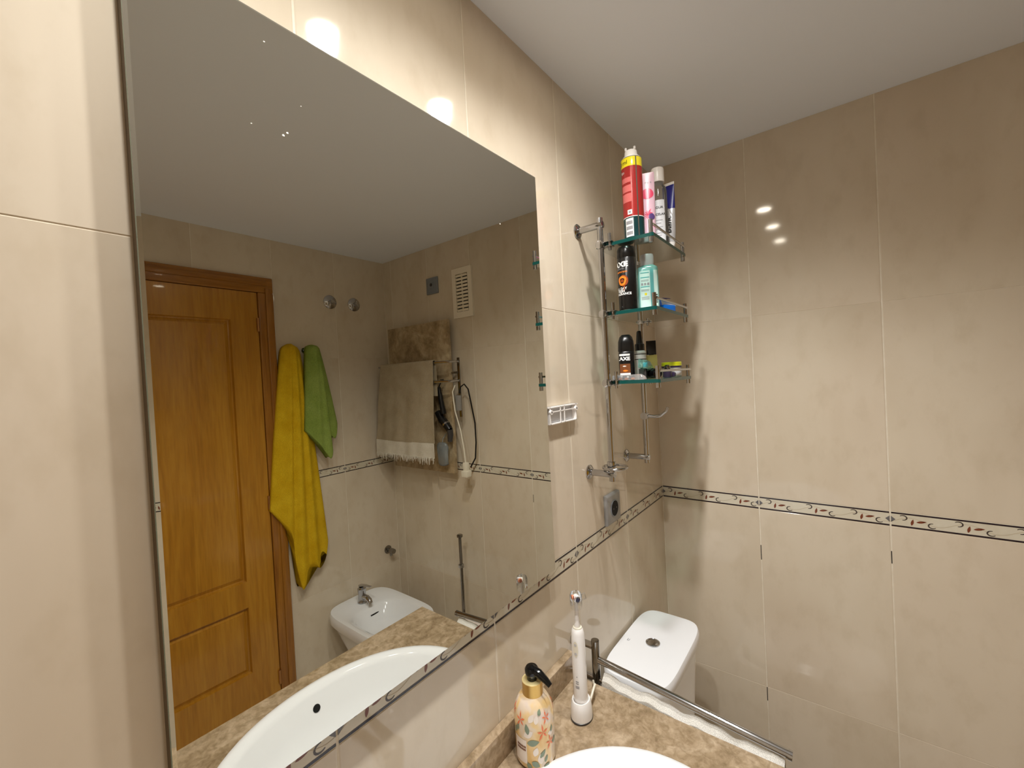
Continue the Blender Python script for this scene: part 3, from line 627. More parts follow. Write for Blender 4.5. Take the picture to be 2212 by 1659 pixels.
# micellar water
t = item('micellar_bottle', 'clear bottle of micellar water with white flip cap', 'bottle', -1.275, -.52, 0, G0); th = facing(t.location); r = .0216
MB().lathe([(r-.003, 0), (r, .003), (r, .145), (r-.002, .155), (r-.008, .163), (.0125, .166), (.0125, .172)], 36).build('bottle_body', 'clear_plastic', t)
MB().lathe([(.0165, .170), (.0168, .172), (.0168, .203), (.0155, .207), (.010, .2085)], 30).build('flip_cap', 'white_plastic', t)
mp = cylmap(r, th); mb = MB(); rect(mb, mp, -.0165, .0145, .004, .118, 0, 10)
mp2 = cylmap(r, th, 1, .0008); put(mb, text_shape('AGUA', .0088, .02), mp2, (-.002, .098), 1); put(mb, text_shape('MICELAR', .0082, .02), mp2, (-.001, .080), 1)
for k, v in enumerate((.064, .056, .046, .040, .030, .024)): rect(mb, mp2, -.012, .008-(k % 2)*.004, v, v+.0016, 2, 4)
mb.build('front_label', ['label_white', 'print_black', 'print_grey'], t, smooth=0)
# toothpaste tube standing on its cap
t = item('toothpaste_tube', 'navy and silver toothpaste tube standing upright at the shelf edge', 'tube', -1.115, -.555, 0, G0); th = facing(t.location)-.42
ev = Vector((cos(th+pi/2), sin(th+pi/2), 0)); nv_ = Vector((cos(th), sin(th), 0))
MB().lathe([(.011, 0), (.0125, .002), (.012, .020)], 24).build('cap', 'white_plastic', t)
MB().rings([flatring(.0125, .0125, .020), flatring(.015, .013, .05), flatring(.0165, .008, .11), flatring(.017, .0015, .168), flatring(.017, .001, .176), flatring(.017, .001, .183)], [0, 0, 1, 1, 2]).build('tube_body', ['silver_tube', 'navy', 'white_plastic'], t)
def tpm(e):
    def f(u, v):
        a, b = interp([(.02, .0125), (.05, .015), (.11, .0165), (.19, .017)], v), interp([(.02, .0125), (.05, .013), (.11, .008), (.168, .0015), (.19, .001)], v)
        q = max(-1, min(1, u/a)); return ev*u+nv_*(b*sqrt(max(0, 1-q*q))+e)+Vector((0, 0, v))
    return f
mb = MB(); put(mb, ([(-.0135, .03), (.0130, .03), (.0135, .088), (.006, .108), (-.006, .118), (-.0135, .120)], [(0, 1, 2, 3, 4, 5)]), tpm(.0012), (0, 0), 0)
put(mb, text_shape('Blanc', .0225, .015), tpm(.0018), (.002, .066), 1, 1, pi/2); mb.build('tube_print', ['silver_tube', 'print_black'], t, smooth=0)
# black deodorant can
t = item('deodorant_can', 'tall black deodorant spray can with orange swirl print', 'spray can', -1.625, -.358, 1, G1); t.scale = (1, 1, 1.04); th = facing(t.location); r = .0236
MB().lathe([(r-.003, 0), (r-.001, .002), (r, .004), (r, .127), (r-.001, .1285), (r, .130), (r-.0006, .149), (r-.004, .1555), (r-.009, .1575)], 40, [1, 0, 0, 0, 0, 0, 0, 0]).build('can', ['black_plastic', 'steel'], t)
mp = cylmap(r, th); mb = MB()
put(mb, text_shape('AXE', .0165, .045), mp, (-.0175, .111), 0, 1.3); put(mb, text_shape('ESSENTIEL', .0052), mp, (-.0185, .101), 3, 1.05); put(mb, text_shape('TEMPTATION', .0050, .03), mp, (-.0165, .093), 1, 1.1)
ringp = [(.0085*cos(a)*(1+.12*sin(3*a)), .0098*sin(a)*(1+.1*cos(2*a))) for a in [2*pi*k/24 for k in range(25)]]
put(mb, stroke([(.0105*cos(2*pi*k/24)+.002, .0115*sin(2*pi*k/24)) for k in range(25)], .004), mp, (-.0125, .072), 2); put(mb, stroke(ringp, .0052), cylmap(r, th, 1, .0007), (-.0135, .072), 1)
put(mb, disc(.004, .004), cylmap(r, th, 1, .0007), (-.0135, .072), 2)
put(mb, leaf2(.020, .0018, 6), mp, (-.0085, .056), 2, 1, radians(82))
for v, s_ in ((.053, 'ALL DAY'), (.0465, 'FRESH'), (.040, 'FRAGRANCE')): put(mb, text_shape(s_, .0078, .03), mp, (-.0185 if s_ != 'FRAGRANCE' else -.0150, v), 0, 1.05)
mb.build('can_print', ['print_white', 'orange', 'orange_dark', 'print_grey'], t, smooth=0)
# teal lotion bottle
t = item('lotion_bottle', 'pale teal translucent lotion bottle with frosted cap', 'bottle', -1.43, -.452, 1, G1); th = facing(t.location)
ev = Vector((cos(th+pi/2), sin(th+pi/2), 0)); nv_ = Vector((cos(th), sin(th), 0))
def sq(a, b, z, e=4, n=40): return [ev*p[0]+nv_*p[1]+Vector((0, 0, z)) for p in ell(0, 0, 0, a, b, n, e)]
MB().rings([sq(.024, .016, 0), sq(.0265, .0185, .003), sq(.0265, .0185, .108), sq(.0255, .0175, .114), sq(.0165, .0145, .1195), sq(.015, .0135, .120)]).build('bottle_body', 'teal_liquid', t)
MB().rings([sq(.0165, .0145, .1195, 2.5), sq(.0170, .015, .121, 2.5), sq(.0170, .015, .143, 2.5), sq(.0155, .0135, .1485, 2.5), sq(.010, .009, .150, 2.5)]).build('cap', 'cap_frost', t)
def sqm(e): 
    return lambda u, v: ev*u+nv_*(.0185*(1-min(.999, abs(u)/.0265)**4)**.25+e)+Vector((0, 0, v))
mb = MB(); rect(mb, sqm(.0004), -.020, .0055, .008, .104, 0, 6); rect(mb, sqm(.0004), .0065, .0135, .008, .108, 1, 3); rect(mb, sqm(.0004), .0148, .0235, .008, .104, 0, 4)
for v in (.098, .086, .062): rect(mb, sqm(.0008), -.018, .004, v, v+.0024, 1, 4)
for v in (.080, .077, .055, .052, .036, .033, .030): rect(mb, sqm(.0008), -.017, .002, v, v+.001, 2, 4)
for k in range(3): rect(mb, sqm(.0008), -.017+k*.0075, -.0115+k*.0075, .067, .073, 2, 2)
rect(mb, sqm(.0008), -.009, -.0035, .041, .047, 3, 2)
for k in range(5): rect(mb, sqm(.0008), .0165, .0225, .020+k*.0048, .0225+k*.0048, 4, 2)
mb.build('label_print', ['mint_label', 'teal_print', 'print_grey', 'can_yellow', 'print_black'], t, smooth=0)
# white card behind the lotion bottle
t = item('card_box', 'small pale cardboard box standing behind the teal lotion bottle', 'box', -1.28, -.385, 1, G1)
MB().box((0, 0, .068), (.030, .046, .136), 0, .35).build('carton', 'grey_box', t, bevel=.001)
mb = MB(); mb.box((-.0152, .0, .110), (.0006, .024, .004), 0, .35).box((-.0152, .0, .090), (.0006, .010, .008), 0, .35); mb.build('carton_print', 'dark_grey', t, smooth=0)
# small blue tube lying on its side
t = item('small_tube', 'small blue and silver tube lying behind the guard rail', 'tube', -1.14, -.46, 1, G1); t.rotation_euler = (0, 0, radians(-22)); t.scale = (1.35, 1.35, 2.3)
MB().lathe([(.0085, 0), (.0095, .001), (.0095, .018), (.009, .019)], 20).build('cap', 'blue', t, loc=(-.028, 0, .0100)).rotation_euler = (0, pi/2, 0)
MB().rings([[(x, a*cos(2*pi*k/20), .0105+b*sin(2*pi*k/20)) for k in range(20)] for x, a, b in ((-.010, .0085, .0085), (.012, .0105, .008), (.034, .012, .0015), (.040, .012, .001))]).build('tube_body', 'silver_tube', t)
mb = MB()
for k in range(4): mb.box((.006, -.0075+.0045*k, .0202-.0008*abs(k-1.5)), (.024, .0012, .0006))
mb.build('tube_print', 'navy', t, smooth=0)
MB().box((.0, -.016, .005), (.034, .010, .010)).build('strip', 'blue', t, bevel=.002)
# roll-on deodorant
t = item('roll_on_deodorant', 'black roll-on deodorant with brown and white label', 'deodorant', -1.55, -.288, 2, G2); th = facing(t.location); r = .0205
ev = Vector((cos(th+pi/2), sin(th+pi/2), 0)); nv_ = Vector((cos(th), sin(th), 0))
MB().rings([sq(r-.003, .012, 0, 3), sq(r-.001, .0145, .003, 3), sq(r, .016, .04, 3), sq(r, .0165, .072, 3), sq(r-.001, .0155, .074, 3)]).build('bottle_body', 'black_plastic', t)
MB().rings([sq(r-.0004, .0158, .0742, 2.8), sq(r+.0008, .017, .076, 2.8), sq(r-.0005, .0165, .100, 2.8), sq(r-.004, .014, .112, 2.6), sq(r-.010, .008, .1185, 2.3)]).build('cap', 'black_plastic', t)
def rom(e): return lambda u, v: ev*u+nv_*(.016*(1-min(.999, abs(u)/r)**3)**(1/3)+.0004+e)+Vector((0, 0, v))
mb = MB(); rect(mb, rom(.0004), -.018, .0085, .006, .018, 0, 6); rect(mb, rom(.0004), -.018, .0085, .018, .042, 1, 6); rect(mb, rom(.0004), -.018, .0085, .063, .068, 0, 6)
put(mb, text_shape('AXE', .0125, .045), rom(.0008), (-.0050, .055), 0, 1.15); put(mb, leaf2(.014, .003), rom(.0008), (-.004, .024), 2); put(mb, leaf2(.010, .002), rom(.0008), (-.006, .036), 3)
rect(mb, rom(.0008), -.016, .006, .0105, .0120, 4, 3); mb.build('label_print', ['print_white', 'brown_print', 'orange', 'petal', 'print_black'], t, smooth=0)
# dropper bottle
t = item('dropper_bottle', 'small grey bottle with black dropper top behind the roll-on', 'bottle', -1.375, -.335, 2, G2)
MB().lathe([(.015, 0), (.0165, .002), (.0165, .066), (.0165, .072), (.012, .077)], 30).build('bottle_body', 'grey_box', t)
MB().lathe([(.0118, .074), (.0125, .075), (.0125, .094), (.009, .0965), (.0078, .110), (.0062, .128), (.0035, .1305)], 26).build('dropper_top', 'black_plastic', t)
th = facing(t.location); mb = MB(); mp = cylmap(.0165, th); rect(mb, mp, -.024, .024, .052, .054, 0, 10); rect(mb, mp, -.024, .024, .066, .068, 0, 10); mb.build('label_lines', 'print_black', t, smooth=0)
# perfume
t = item('perfume_bottle', 'square pale yellow perfume bottle with black cap', 'perfume', -1.24, -.385, 2, G2); th = facing(t.location)
MB().box((0, 0, .032), (.026, .030, .064), 0, th).build('bottle_body', 'perfume_glass', t, bevel=.002)
MB().box((0, 0, .084), (.024, .026, .038), 0, th).box((0, 0, .066), (.014, .014, .006), 0, th).build('cap', 'black_gloss', t, bevel=.001)
# yellow lidded tin
t = item('face_cream_jar', 'flat dark jar with bright yellow-green lid at the shelf corner', 'jar', -1.09, -.505, 2, G2)
MB().lathe([(.024, 0), (.0262, .002), (.0262, .026), (.025, .028)], 36).build('jar_body', 'grey_box', t)
MB().lathe([(.0268, .026), (.0272, .027), (.0272, .030), (.0270, .031), (.0270, .040), (.0255, .0415)], 36, [1, 1, 1, 0, 0]).build('lid', ['lime', 'purple_dark'], t)
# black cylinder lying
t = item('shaving_foam_sample', 'short black plastic cylinder lying on the lowest shelf', 'container', -1.465, -.475, 2, G2); a = facing(t.location)+.55; dd = Vector((cos(a), sin(a), 0))
MB().cyl(Vector((0, 0, .0138))-dd*.028, Vector((0, 0, .0138))+dd*.004, .0136, n=28).cyl(Vector((0, 0, .0138))+dd*.005, Vector((0, 0, .0138))+dd*.020, .0130, n=28).build('barrel', 'black_gloss', t, bevel=.001)
MB().cyl(Vector((0, 0, .0138))-dd*.040, Vector((0, 0, .0138))-dd*.028, .012, n=24).build('white_end', 'white_plastic', t)
# razor blister
t = item('blade_blister', 'clear plastic blister of orange razor blades at the shelf front', 'blister pack', -1.655, -.35, 2, G2); t.rotation_euler = (0, 0, radians(-97))
MB().rings([[(-.046, -.010, 0), (-.046, .010, 0), (-.046, .008, .013), (-.046, -.008, .013)], [(.030, -.010, 0), (.030, .010, 0), (.030, .008, .014), (.030, -.008, .014)], [(.044, -.007, 0), (.044, .007, 0), (.042, .004, .008), (.042, -.004, .008)]]).build('blister', 'blister_clear', t, bevel=.002)
for k in range(3):
    MB().box((-.032+.018*k, 0, .0065), (.009, .013, .010), 0, .3).build('blade_cartridge', 'dark_grey', t, bevel=.001)
    MB().box((-.027+.018*k, 0, .0035), (.007, .014, .005), 0, .3).build('blade_strip', 'orange', t)
# turquoise item in clear wrap
t = item('wrapped_sample', 'crumpled clear wrapper with turquoise piece inside', 'packet', -1.525, -.42, 2, G2)
bs = Vector((0, 0, .034))
MB().rings([[(-.030, .004, .030), (-.028, -.006, .030), (-.026, -.006, .036), (-.028, .004, .036)], [(-.010, .010, .030), (-.006, -.014, .026), (-.006, -.012, .048), (-.010, .010, .052)], [(.014, .008, .024), (.016, -.014, .022), (.016, -.012, .044), (.012, .006, .048)], [(.034, -.006, .026), (.036, -.012, .027), (.035, -.011, .032), (.033, -.005, .032)]]).build('wrapper', 'mint_clear', t, smooth=0)
MB().box((.0, -.004, .037), (.013, .012, .012), 0, .5).build('turquoise_piece', 'cyan', t, bevel=.0015)
MB().box((0, .002, .0135), (.026, .018, .027), 0, .2).build('support_box', 'dark_grey', t, bevel=.001)
# chrome razor head / ball closures
t = item('nail_polish', 'small purple nail polish bottle with shiny rounded cap', 'nail polish', -1.305, -.535, 2, G2)
MB().lathe([(.010, 0), (.0115, .002), (.0115, .016), (.0075, .020)], 22).build('bottle_body', 'purple_dark', t)
MB().lathe([(.0076, .0195), (.0084, .022), (.0080, .030), (.0045, .034)], 22).build('cap', 'chrome_dark', t)
t = item('sample_vial', 'short clear sample vial with printed label beside the yellow-lidded jar', 'vial', -1.19, -.565, 2, G2)
MB().cyl((-.012, 0, .0078), (.022, -.004, .0078), .0075, n=20).build('vial_body', 'silver_tube', t, bevel=.0008)
MB().cyl((-.022, .0012, .0078), (-.012, 0, .0078), .0068, n=20).build('vial_cap', 'purple_dark', t, bevel=.0008)

# ------------------------------------------------------------------ fittings on the mirror wall
t = thing('wall_socket', 'grey wall socket under the glass shelves', 'socket', W(-1.385, 0, .256)); hw = .044
def plate(t, ax, sign, hw, hh, dep, m):
    mb = MB(); rs = []
    for f, d in ((1, 0), (1, dep*.55), (.93, dep)):
        q = [(-hw*f, -hh*f), (hw*f, -hh*f), (hw*f, hh*f), (-hw*f, hh*f)]
        rs.append([(a, -d*1.0, b) if ax == 'y' else (sign*d, a, b) for a, b in q])
    mb.rings(rs); return mb.build('cover_plate', m, t, bevel=.003)
pl = plate(t, 'y', 1, .044, .043, .012, 'brushed_grey')
MB().cyl((0, -.0118, .0), (0, -.0135, 0), .0245, n=32).build('socket_rim', 'switch_grey', t, bevel=.0006); MB().cyl((0, -.0128, 0), (0, -.0139, 0), .0215, n=32).build('socket_well', 'black_hole', t)
for x in (-.0095, .0095): MB().cyl((x, -.0138, 0), (x, -.0145, 0), .0026, n=12).build('pin_hole', 'dark_grey', t)
t = thing('plastic_bracket', 'empty white plastic bracket stuck on the tiles beside the mirror', 'bracket', W(-2.175, 0, 1.12)); t.rotation_euler = (0, 0, 0)
w_, h_, d_ = .137, .040, .013; L = -w_/2
mb = MB(); mb.box((0, -.0008, h_/2), (w_-.006, .0016, h_)); mb.build('back_plate', 'grey_light', t, smooth=0)
mb = MB(); mb.box((0, -d_/2, h_-.001), (w_, d_, .002)).box((0, -d_/2, .001), (w_-.014, d_, .002)).box((L+.009, -d_/2, h_/2), (.003, d_, h_)).box((-L-.009, -d_/2, h_/2), (.003, d_, h_)).box((L+.001, -d_*.3, h_/2), (.002, d_*.6, h_)).box((-L-.001, -d_*.3, h_/2), (.002, d_*.6, h_)); mb.build('frame', 'white_plastic', t, smooth=0)
MB().box((0, -d_+.001, h_*.72), (w_-.018, .002, .0022)).build('cross_bar', 'white_plastic', t)
for x in (-.014, .004): MB().box((x, -d_+.001, h_/2), (.0022, .002, h_)).build('rib', 'white_plastic', t)
for x in (L+.011, -L-.011): MB().cyl((x, -.002, h_*.72), (x, -d_-.003, h_*.72), .0052, n=18).cyl((x, -d_-.0031, h_*.72), (x, -d_-.0034, h_*.72), .0022, n=12, mi=1).build('screw_boss', ['white_plastic', 'dark_grey'], t)

# ------------------------------------------------------------------ towels on the door wall
def spline(tab, t):
    n = len(tab)
    for k in range(n-1):
        if t <= tab[k+1][0] or k == n-2:
            t0, p0 = tab[k]; t1, p1 = tab[k+1]; h_ = t1-t0; q = (t-t0)/h_
            m0 = (p1-tab[k-1][1])/(t1-tab[k-1][0]) if k > 0 else (p1-p0)/h_
            m1 = (tab[k+2][1]-p0)/(tab[k+2][0]-t0) if k < n-2 else (p1-p0)/h_
            return (2*q**3-3*q*q+1)*p0+(q**3-2*q*q+q)*h_*m0+(-2*q**3+3*q*q)*p1+(q**3-q*q)*h_*m1
def hang(name, m, xt, zt, half, cols, yw, label, n=64, folds=5, amp=.010):
    """cols: (u, x_bottom, z_bottom) in tile widths"""
    xb = [(u, x) for u, x, z in cols]; zb = [(u, z) for u, x, z in cols]
    base = W(xt, -DW, zt)
    front = []; nv = 60
    def P(u, v, back):
        x1, z1 = spline(xb, u), spline(zb, u); x0 = xt+half*(2*u-1)
        s = v**1.0; spread = s**.8
        x = x0+(x1-x0)*spread; z = zt+(z1-zt)*s
        cap = sqrt(max(0, 1-(1-min(1, v/.05))**2))     # rounded top over the hook
        x = xt+(x-xt)*(.25+.75*cap)
        dep = (.052*(1-.45*s)*sin(pi*min(1, max(0, .04+u*.92)))**.6)*(.25+.75*cap)
        dep = .012+dep+amp*(.35+.8*s)*(.5+.5*sin(u*pi*2*folds+2.2*s))*min(1, v*6)*(sin(pi*u)**.5)
        y = .010+yw+(dep if not back else .0)
        return Vector((x*S, y, (z+Z0)*S))-Vector((base.x, 0, base.z))
    mb = MB(); rings = []
    for j in range(nv+1):
        v = j/nv; rings.append([P(i/n, v, False) for i in range(n+1)]+[P(1-i/n, v, True) for i in range(n+1)])
    mb.rings(rings)
    ob = mb.build(name, m, None, loc=base+Vector((0, 0, 0)), smooth=100); return tag(ob, label, 'towel')
hang('bath_towel', 'yellow_terry', -1.835, 2.17, .115, [(0, -2.26, -.30), (.15, -2.12, -.52), (.28, -2.0, -.78), (.38, -1.96, -1.25), (.46, -1.91, -1.58), (.56, -1.80, -1.34), (.68, -1.70, -1.28), (.80, -1.60, -1.38), (.9, -1.51, -1.30), (1, -1.42, -1.0)], 0, 'large yellow bath towel hanging beside the wooden door', 110, 4.0, .017)
hang('hand_towel', 'green_terry', -1.575, 2.15, .085, [(0, -1.75, .82), (.25, -1.60, .62), (.5, -1.47, .42), (.62, -1.41, .34), (.72, -1.36, .48), (.78, -1.40, .72), (.85, -1.30, .64), (1, -1.225, .88)], .048, 'small green towel hanging next to the yellow bath towel', 60, 3, .008)
for x, z, lb in ((-1.835, 2.10, 'chrome hook under the top of the yellow bath towel'), (-1.575, 2.08, 'chrome hook under the top of the green towel')):
    t = thing('towel_hook', lb, 'hook', W(x, -DW, z), 0, 'towel hooks beside the door'); MB().cyl((0, 0, 0), (0, .006, 0), .016).build('rosette', 'chrome', t); MB().tube([(0, .004, 0), (0, .007, 0), (0, (.009 if 'yellow' in lb else .054), .003)], .004).build('prong', 'chrome', t)

# stop valves high on the door wall
for x, lb in ((-1.095, 'round chrome stop valve high on the wall nearer the door'), (-.652, 'round chrome stop valve high on the wall nearer the corner')):
    t = thing('stop_valve', lb, 'valve', W(x, -DW, 2.905), 0, 'chrome valves high on the door wall')
    e = MB().lathe([(.037, 0), (.037, .003), (.031, .009), (.016, .013), (.013, .014)], 32).build('escutcheon', 'chrome', t); e.rotation_euler = (-pi/2, 0, 0)
    MB().cyl((0, .012, 0), (0, .036, 0), .011, .009).build('stem', 'chrome', t, bevel=.001)
    MB().box((0, .038, 0), (.030, .007, .009), 0, 0, Matrix.Rotation(.4 if x < -.8 else 1.2, 3, 'Y')).build('handle', 'chrome', t, bevel=.002)
t = thing('angle_valve', 'small chrome angle valve above the bidet', 'valve', W(-.243, -DW, -1.60))
e = MB().lathe([(.024, 0), (.024, .003), (.012, .008)], 24).build('rosette', 'chrome_dark', t); e.rotation_euler = (-pi/2, 0, 0)
MB().cyl((0, .004, 0), (0, .040, 0), .011).cyl((0, .03, 0), (0, .03, -.030), .008).build('body', 'chrome_dark', t, bevel=.001); MB().cyl((0, .038, 0), (0, .060, 0), .016, .014).build('knob', 'chrome_dark', t, bevel=.002)

# ------------------------------------------------------------------ bidet
t = thing('bidet', 'white ceramic bidet against the door wall, seen in the mirror', 'bidet', W(-1.0, -DW, -Z0)); BZ = (-2.15+Z0)*S
def bd(a, y0, y1, z, e=4.6, n=56): return [(p[0]*S, ((y0+y1)/2+p[1])*S, z) for p in ell(0, 0, 0, a, (y1-y0)/2, n, e)]
mb = MB(); mb.rings([bd(.36, .12, 1.25, 0, 2.8), bd(.33, .13, 1.18, .10, 2.8), bd(.36, .10, 1.25, .20, 2.8), bd(.50, .05, 1.55, BZ-.075), bd(.57, .02, 1.66, BZ-.045), bd(.565, .02, 1.66, BZ-.012), bd(.55, .03, 1.64, BZ), bd(.50, .05, 1.585, BZ), bd(.44, .46, 1.52, BZ-.006, 3.0), bd(.415, .50, 1.49, BZ-.02, 2.8), bd(.33, .58, 1.36, BZ-.085, 2.4), bd(.16, .75, 1.15, BZ-.11, 2.2)]); mb.build('bowl', 'ceramic', t, smooth=50)
MB().box((.02, (.545)*S, BZ-.052), (.046, .004, .006), 0, 0, Matrix.Rotation(-.35, 3, 'X')).build('overflow_slot', 'black_hole', t)
t2 = thing('bidet_tap', 'chrome single lever tap on the bidet', 'tap', W(-1.0, -DW+.30, -2.15)+Vector((0, 0, .0005)))
MB().lathe([(.024, 0), (.025, .003), (.022, .010), (.020, .045), (.022, .060), (.0225, .072), (.014, .080)], 24).build('body', 'chrome', t2)
MB().tube([(0, .01, .030), (0, .045, .034), (0, .068, .026), (0, .076, .012)], [.014, .013, .013, .012], 14).build('spout', 'chrome', t2)
MB().rings([[(-.010, -.016, .078), (.010, -.016, .078), (.010, -.016, .090), (-.010, -.016, .090)], [(-.009, .03, .092), (.009, .03, .092), (.009, .03, .099), (-.009, .03, .099)], [(-.007, .085, .100), (.007, .085, .100), (.007, .085, .104), (-.007, .085, .104)]]).build('lever', 'chrome', t2, bevel=.002)

# ------------------------------------------------------------------ stone towel heater on the right wall
WR = lambda x, y, z: W(x, y+.1366, z)
t = thing('towel_heater', 'beige stone panel towel heater with chrome rails', 'towel heater', WR(0, -4.3, -.02)); o = Vector(t.location)
hl = lambda x, y, z: WR(x, y, z)-o
MB().span(hl(-.10, -3.515, -.02), hl(-.17, -5.06, 2.46)).build('stone_panel', 'heater_stone', t, bevel=.002)
for y in (-3.75, -4.85):
    for z in (.35, 2.1): MB().cyl(hl(0, y, z), hl(-.105, y, z), .012).build('wall_spacer', 'dark_grey', t)
for z in (1.768, 1.468):
    mb = MB(); mb.tube([hl(-.172, -3.30, z), hl(-.30, -3.26, z), hl(-.38, -3.29, z), hl(-.40, -3.38, z), hl(-.40, -4.3, z), hl(-.40, -5.0, z), hl(-.385, -5.07, z), hl(-.30, -5.09, z), hl(-.172, -5.03, z)], .0062, 12); mb.build('towel_bar', 'chrome', t)
for y in (-3.285, -5.06): MB().span(hl(-.195, y-.025, .9), hl(-.175, y+.025, 1.83)).build('side_upright', 'chrome_dark', t, bevel=.002)
for y in (-3.285, -5.06): MB().cyl(hl(-.10, y-.10*(1 if y > -4 else -1)*2.6, 1.6), hl(-.19, y, 1.6), .006).build('upright_stay', 'chrome_dark', t)
MB().span(hl(-.20, -3.245, 1.0), hl(-.25, -3.335, 1.24)).build('thermostat_box', 'brushed_grey', t, bevel=.004)
t2 = thing('white_power_cord', 'white power cord with inline plug hanging from the towel heater', 'cord', WR(-.25, -3.25, .0)); o2 = Vector(t2.location); cl = lambda x, y, z: WR(x, y, z)-o2
MB().tube([cl(-.27, -3.30, 1.40), cl(-.29, -3.34, 1.30), cl(-.28, -3.32, 1.0), cl(-.26, -3.24, .7), cl(-.25, -3.20, .4), cl(-.24, -3.19, .18)], .0032, 10).build('cable', 'cord_white', t2)
MB().span(cl(-.20, -3.155, .20), cl(-.27, -3.225, .06)).span(cl(-.18, -3.13, .075), cl(-.29, -3.25, -.02)).build('plug', 'cord_white', t2, bevel=.003)
t3 = MB().tube([WR(-.215, -3.27, 1.27)-o2, WR(-.205, -3.245, 1.37)-o2, WR(-.19, -3.18, 1.41)-o2, WR(-.16, -3.13, 1.33)-o2, WR(-.14, -3.10, 1.1)-o2, WR(-.12, -3.06, .8)-o2, WR(-.11, -3.07, .5)-o2, WR(-.10, -3.11, .25)-o2, WR(-.10, -3.22, .10)-o2], .0038, 10).build('black_power_cord', 'black_plastic', None, loc=o2)
tag(t3, 'black cable looping down behind the white cord', 'cord')
# grey towel over the heater's top bar
tz = 1.768+.026
def gt(u, v):
    L0, L1 = .55, 1.30; q = v*(L0+.10+L1); y0 = -3.60-.10*v; y = -3.60-1.36*u
    wob = .010*sin(u*13+1.0)+.006*sin(u*29)+.010*sin(u*7-6*v)*v+.006*sin(9*u+14*v)
    if q < L0: z = tz-(L0-q); x = -.368+wob*.4
    elif q < L0+.10: a = pi*(q-L0)/.10; x = -.401-.034*(-cos(a)); x = -.401+.034*cos(a); z = tz+.022*sin(a)
    else:
        s = (q-L0-.10)/L1; x = -.436-.020*s+wob*s*1.2; z = tz-(q-L0-.10); y = -3.60-1.36*u-.07*s-.16*s*u+.0*s
    return WR(x, y, z)-o
gtw = grid_cloth(56, 60, gt, .003).build('guest_towel', 'grey_terry', None, loc=o, smooth=70)
tag(gtw, 'beige grey fringed towel folded over the towel heater rail', 'towel')
mb = MB()
def fr(u, s): 
    wob = .010*sin(u*13+1.0)+.006*sin(u*29)
    return WR(-.457+wob*1.2-.004*s, -3.60-1.36*u-.07-.16*u-.02*s*u, tz-1.30+.004-s) - o
pts = grid_cloth(56, 6, lambda u, v: fr(u, v*.235+.0), .0028)
band = pts.build('woven_band', 'fringe', gtw, smooth=70)
mb = MB()
for k in range(90):
    u = (k+.5)/90; a = fr(u, .225); L = random.uniform(.03, .13)*S; dx = random.uniform(-.006, .006)
    mb.tube([a, a+Vector((random.uniform(-.003, .003), dx*.5, -L*.5)), a+Vector((random.uniform(-.004, .004), dx, -L))], [.0022, .0018, .0008], 5)
fo = mb.build('fringe_strands', 'fringe', gtw); fo['kind'] = 'stuff'
# hair dryer and clear bag hanging behind the towel
t = thing('hair_dryer', 'black hair dryer hanging between the towel and the stone heater', 'hair dryer', WR(-.28, -3.56, .45)); o = Vector(t.location); q = lambda x, y, z: WR(x, y, z)-o
MB().tube([q(-.28, -3.66, 1.38), q(-.28, -3.62, 1.15), q(-.28, -3.58, .95)], [.010, .013, .015], 16).build('handle', 'black_plastic', t)
MB().tube([q(-.28, -3.72, .98), q(-.28, -3.62, .86), q(-.28, -3.53, .78), q(-.28, -3.46, .70)], [.016, .021, .020, .017], 20).build('barrel', 'black_plastic', t)
MB().tube([q(-.28, -3.545, .795), q(-.28, -3.525, .775)], .0212, 20).build('trim_band', 'chrome', t)
MB().tube([q(-.28, -3.462, .702), q(-.28, -3.45, .62), q(-.28, -3.47, .52)], [.0165, .015, .012], 16).build('nozzle', 'dark_grey', t)
MB().tube([q(-.28, -3.66, 1.38), q(-.28, -3.60, 1.46), q(-.30, -3.52, 1.50), q(-.378, -3.50, 1.492)], .003, 8).build('hanging_loop', 'black_plastic', t)
t = thing('plastic_bag', 'crumpled pale blue plastic bag under the hair dryer', 'bag', WR(-.27, -3.66, .10)); o = Vector(t.location)
mb = MB(); rs = []
for k, (z, a, b) in enumerate(((.12, .06, .03), (.15, .10, .04), (.30, .11, .05), (.42, .105, .045), (.47, .09, .04), (.49, .06, .03))):
    rs.append([WR(-.27+b*cos(2*pi*j/20)*(1+.15*sin(3*j+k)), -3.66-.02*k*0+a*1.1*sin(2*pi*j/20)*(1+.12*sin(5*j+2*k)), z)-o for j in range(20)])
mb.rings(rs); mb.build('bag_body', 'bag_clear', t, smooth=50)
MB().tube([WR(-.27, -3.66, .485)-o, WR(-.25, -3.66, .55)-o, WR(-.178, -3.66, .62)-o], .002, 6).build('bag_neck', 'bag_clear', t)

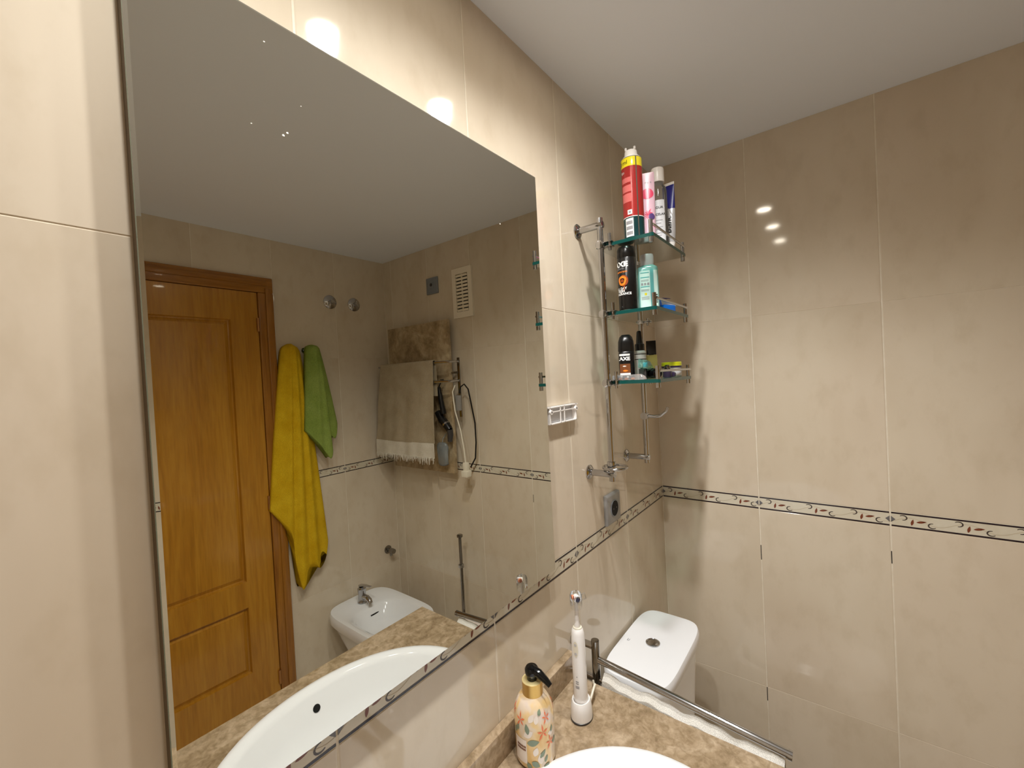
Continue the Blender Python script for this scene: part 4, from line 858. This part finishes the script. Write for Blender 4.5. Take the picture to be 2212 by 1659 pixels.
# ------------------------------------------------------------------ fittings on the right wall
t = thing('light_switch', 'grey switch plate near the ceiling beside the vent grille', 'switch', WR(0, -3.975, 3.09))
plate(t, 'x', -1, .0445, .0445, .011, 'switch_grey'); MB().box((-.012, 0, 0), (.003, .034, .034)).build('rocker', 'switch_grey', t, bevel=.002); MB().cyl((-.0132, 0, .004), (-.0150, 0, .004), .009, n=20).build('indicator', 'dark_grey', t, bevel=.001)
t = thing('vent_grille', 'white rectangular vent grille near the ceiling', 'vent', WR(0, -3.272, 2.862)); vw, vh = .068, .126; iw, ih = .042, .096
mb = MB()
for a, b in (((-vw, -vh), (vw, -ih)), ((-vw, ih), (vw, vh)), ((-vw, -ih), (-iw, ih)), ((iw, -ih), (vw, ih))): mb.span((0, a[0], a[1]), (-.010, b[0], b[1]))
mb.build('frame', 'vent_white', t, smooth=0); MB().span((-.0006, -iw, -ih), (-.0012, iw, ih)).build('dark_duct', 'black_hole', t, smooth=0)
for k in range(11):
    z = -ih+.0175*(k+.5)
    for y in (-.0205, .0205): MB().box((-.006, y, z), (.009, .037, .0105), 0, 0, Matrix.Rotation(-.5, 3, 'Y')).build('slat', 'vent_white', t, smooth=0)
MB().span((-.002, -.0022, -ih), (-.0095, .0022, ih)).build('mullion', 'vent_white', t, smooth=0)

# ------------------------------------------------------------------ toilet paper stand
t = thing('paper_stand', 'slim freestanding chrome pole stand beside the tiled wall', 'stand', WR(-.25, -3.40, -Z0)); top = (-.955+Z0)*S
MB().lathe([(.075, 0), (.075, .006), (.068, .010), (.012, .012)], 32).build('base', 'chrome_dark', t)
MB().cyl((0, 0, .008), (0, 0, top-.010), .0078, n=16).build('pole', 'chrome_dark', t)
MB().lathe([(.009, top-.016), (.015, top-.012), (.015, top-.002), (.012, top)], 22).build('top_knob', 'chrome_dark', t)
zk = (-1.45+Z0)*S; MB().lathe([(.009, zk-.012), (.0145, zk-.008), (.0145, zk+.006), (.009, zk+.010)], 22).build('collar', 'chrome', t)
za = (-2.36+Z0)*S; MB().cyl((0, 0, za), (-.03, .16, za), .005, n=12).build('roll_arm', 'chrome_dark', t)
t2 = thing('toilet_roll', 'white toilet paper roll on the chrome stand', 'toilet paper', WR(-.25, -3.40, -Z0)+Vector((-.0175, .093, za)))
d = Vector((-.03, .16, 0)).normalized()
mb = MB(); n = 40; u = Vector((0, 0, 1)); w_ = d.cross(u)
rg = lambda p, r: [p+r*(cos(2*pi*k/n)*u+sin(2*pi*k/n)*w_) for k in range(n)]
mb.rings([rg(-d*.05, .0195), rg(-d*.05, .052), rg(d*.05, .052), rg(d*.05, .0195), rg(-d*.05, .0195)], 0, False, False); mb.build('paper', 'paper', t2)
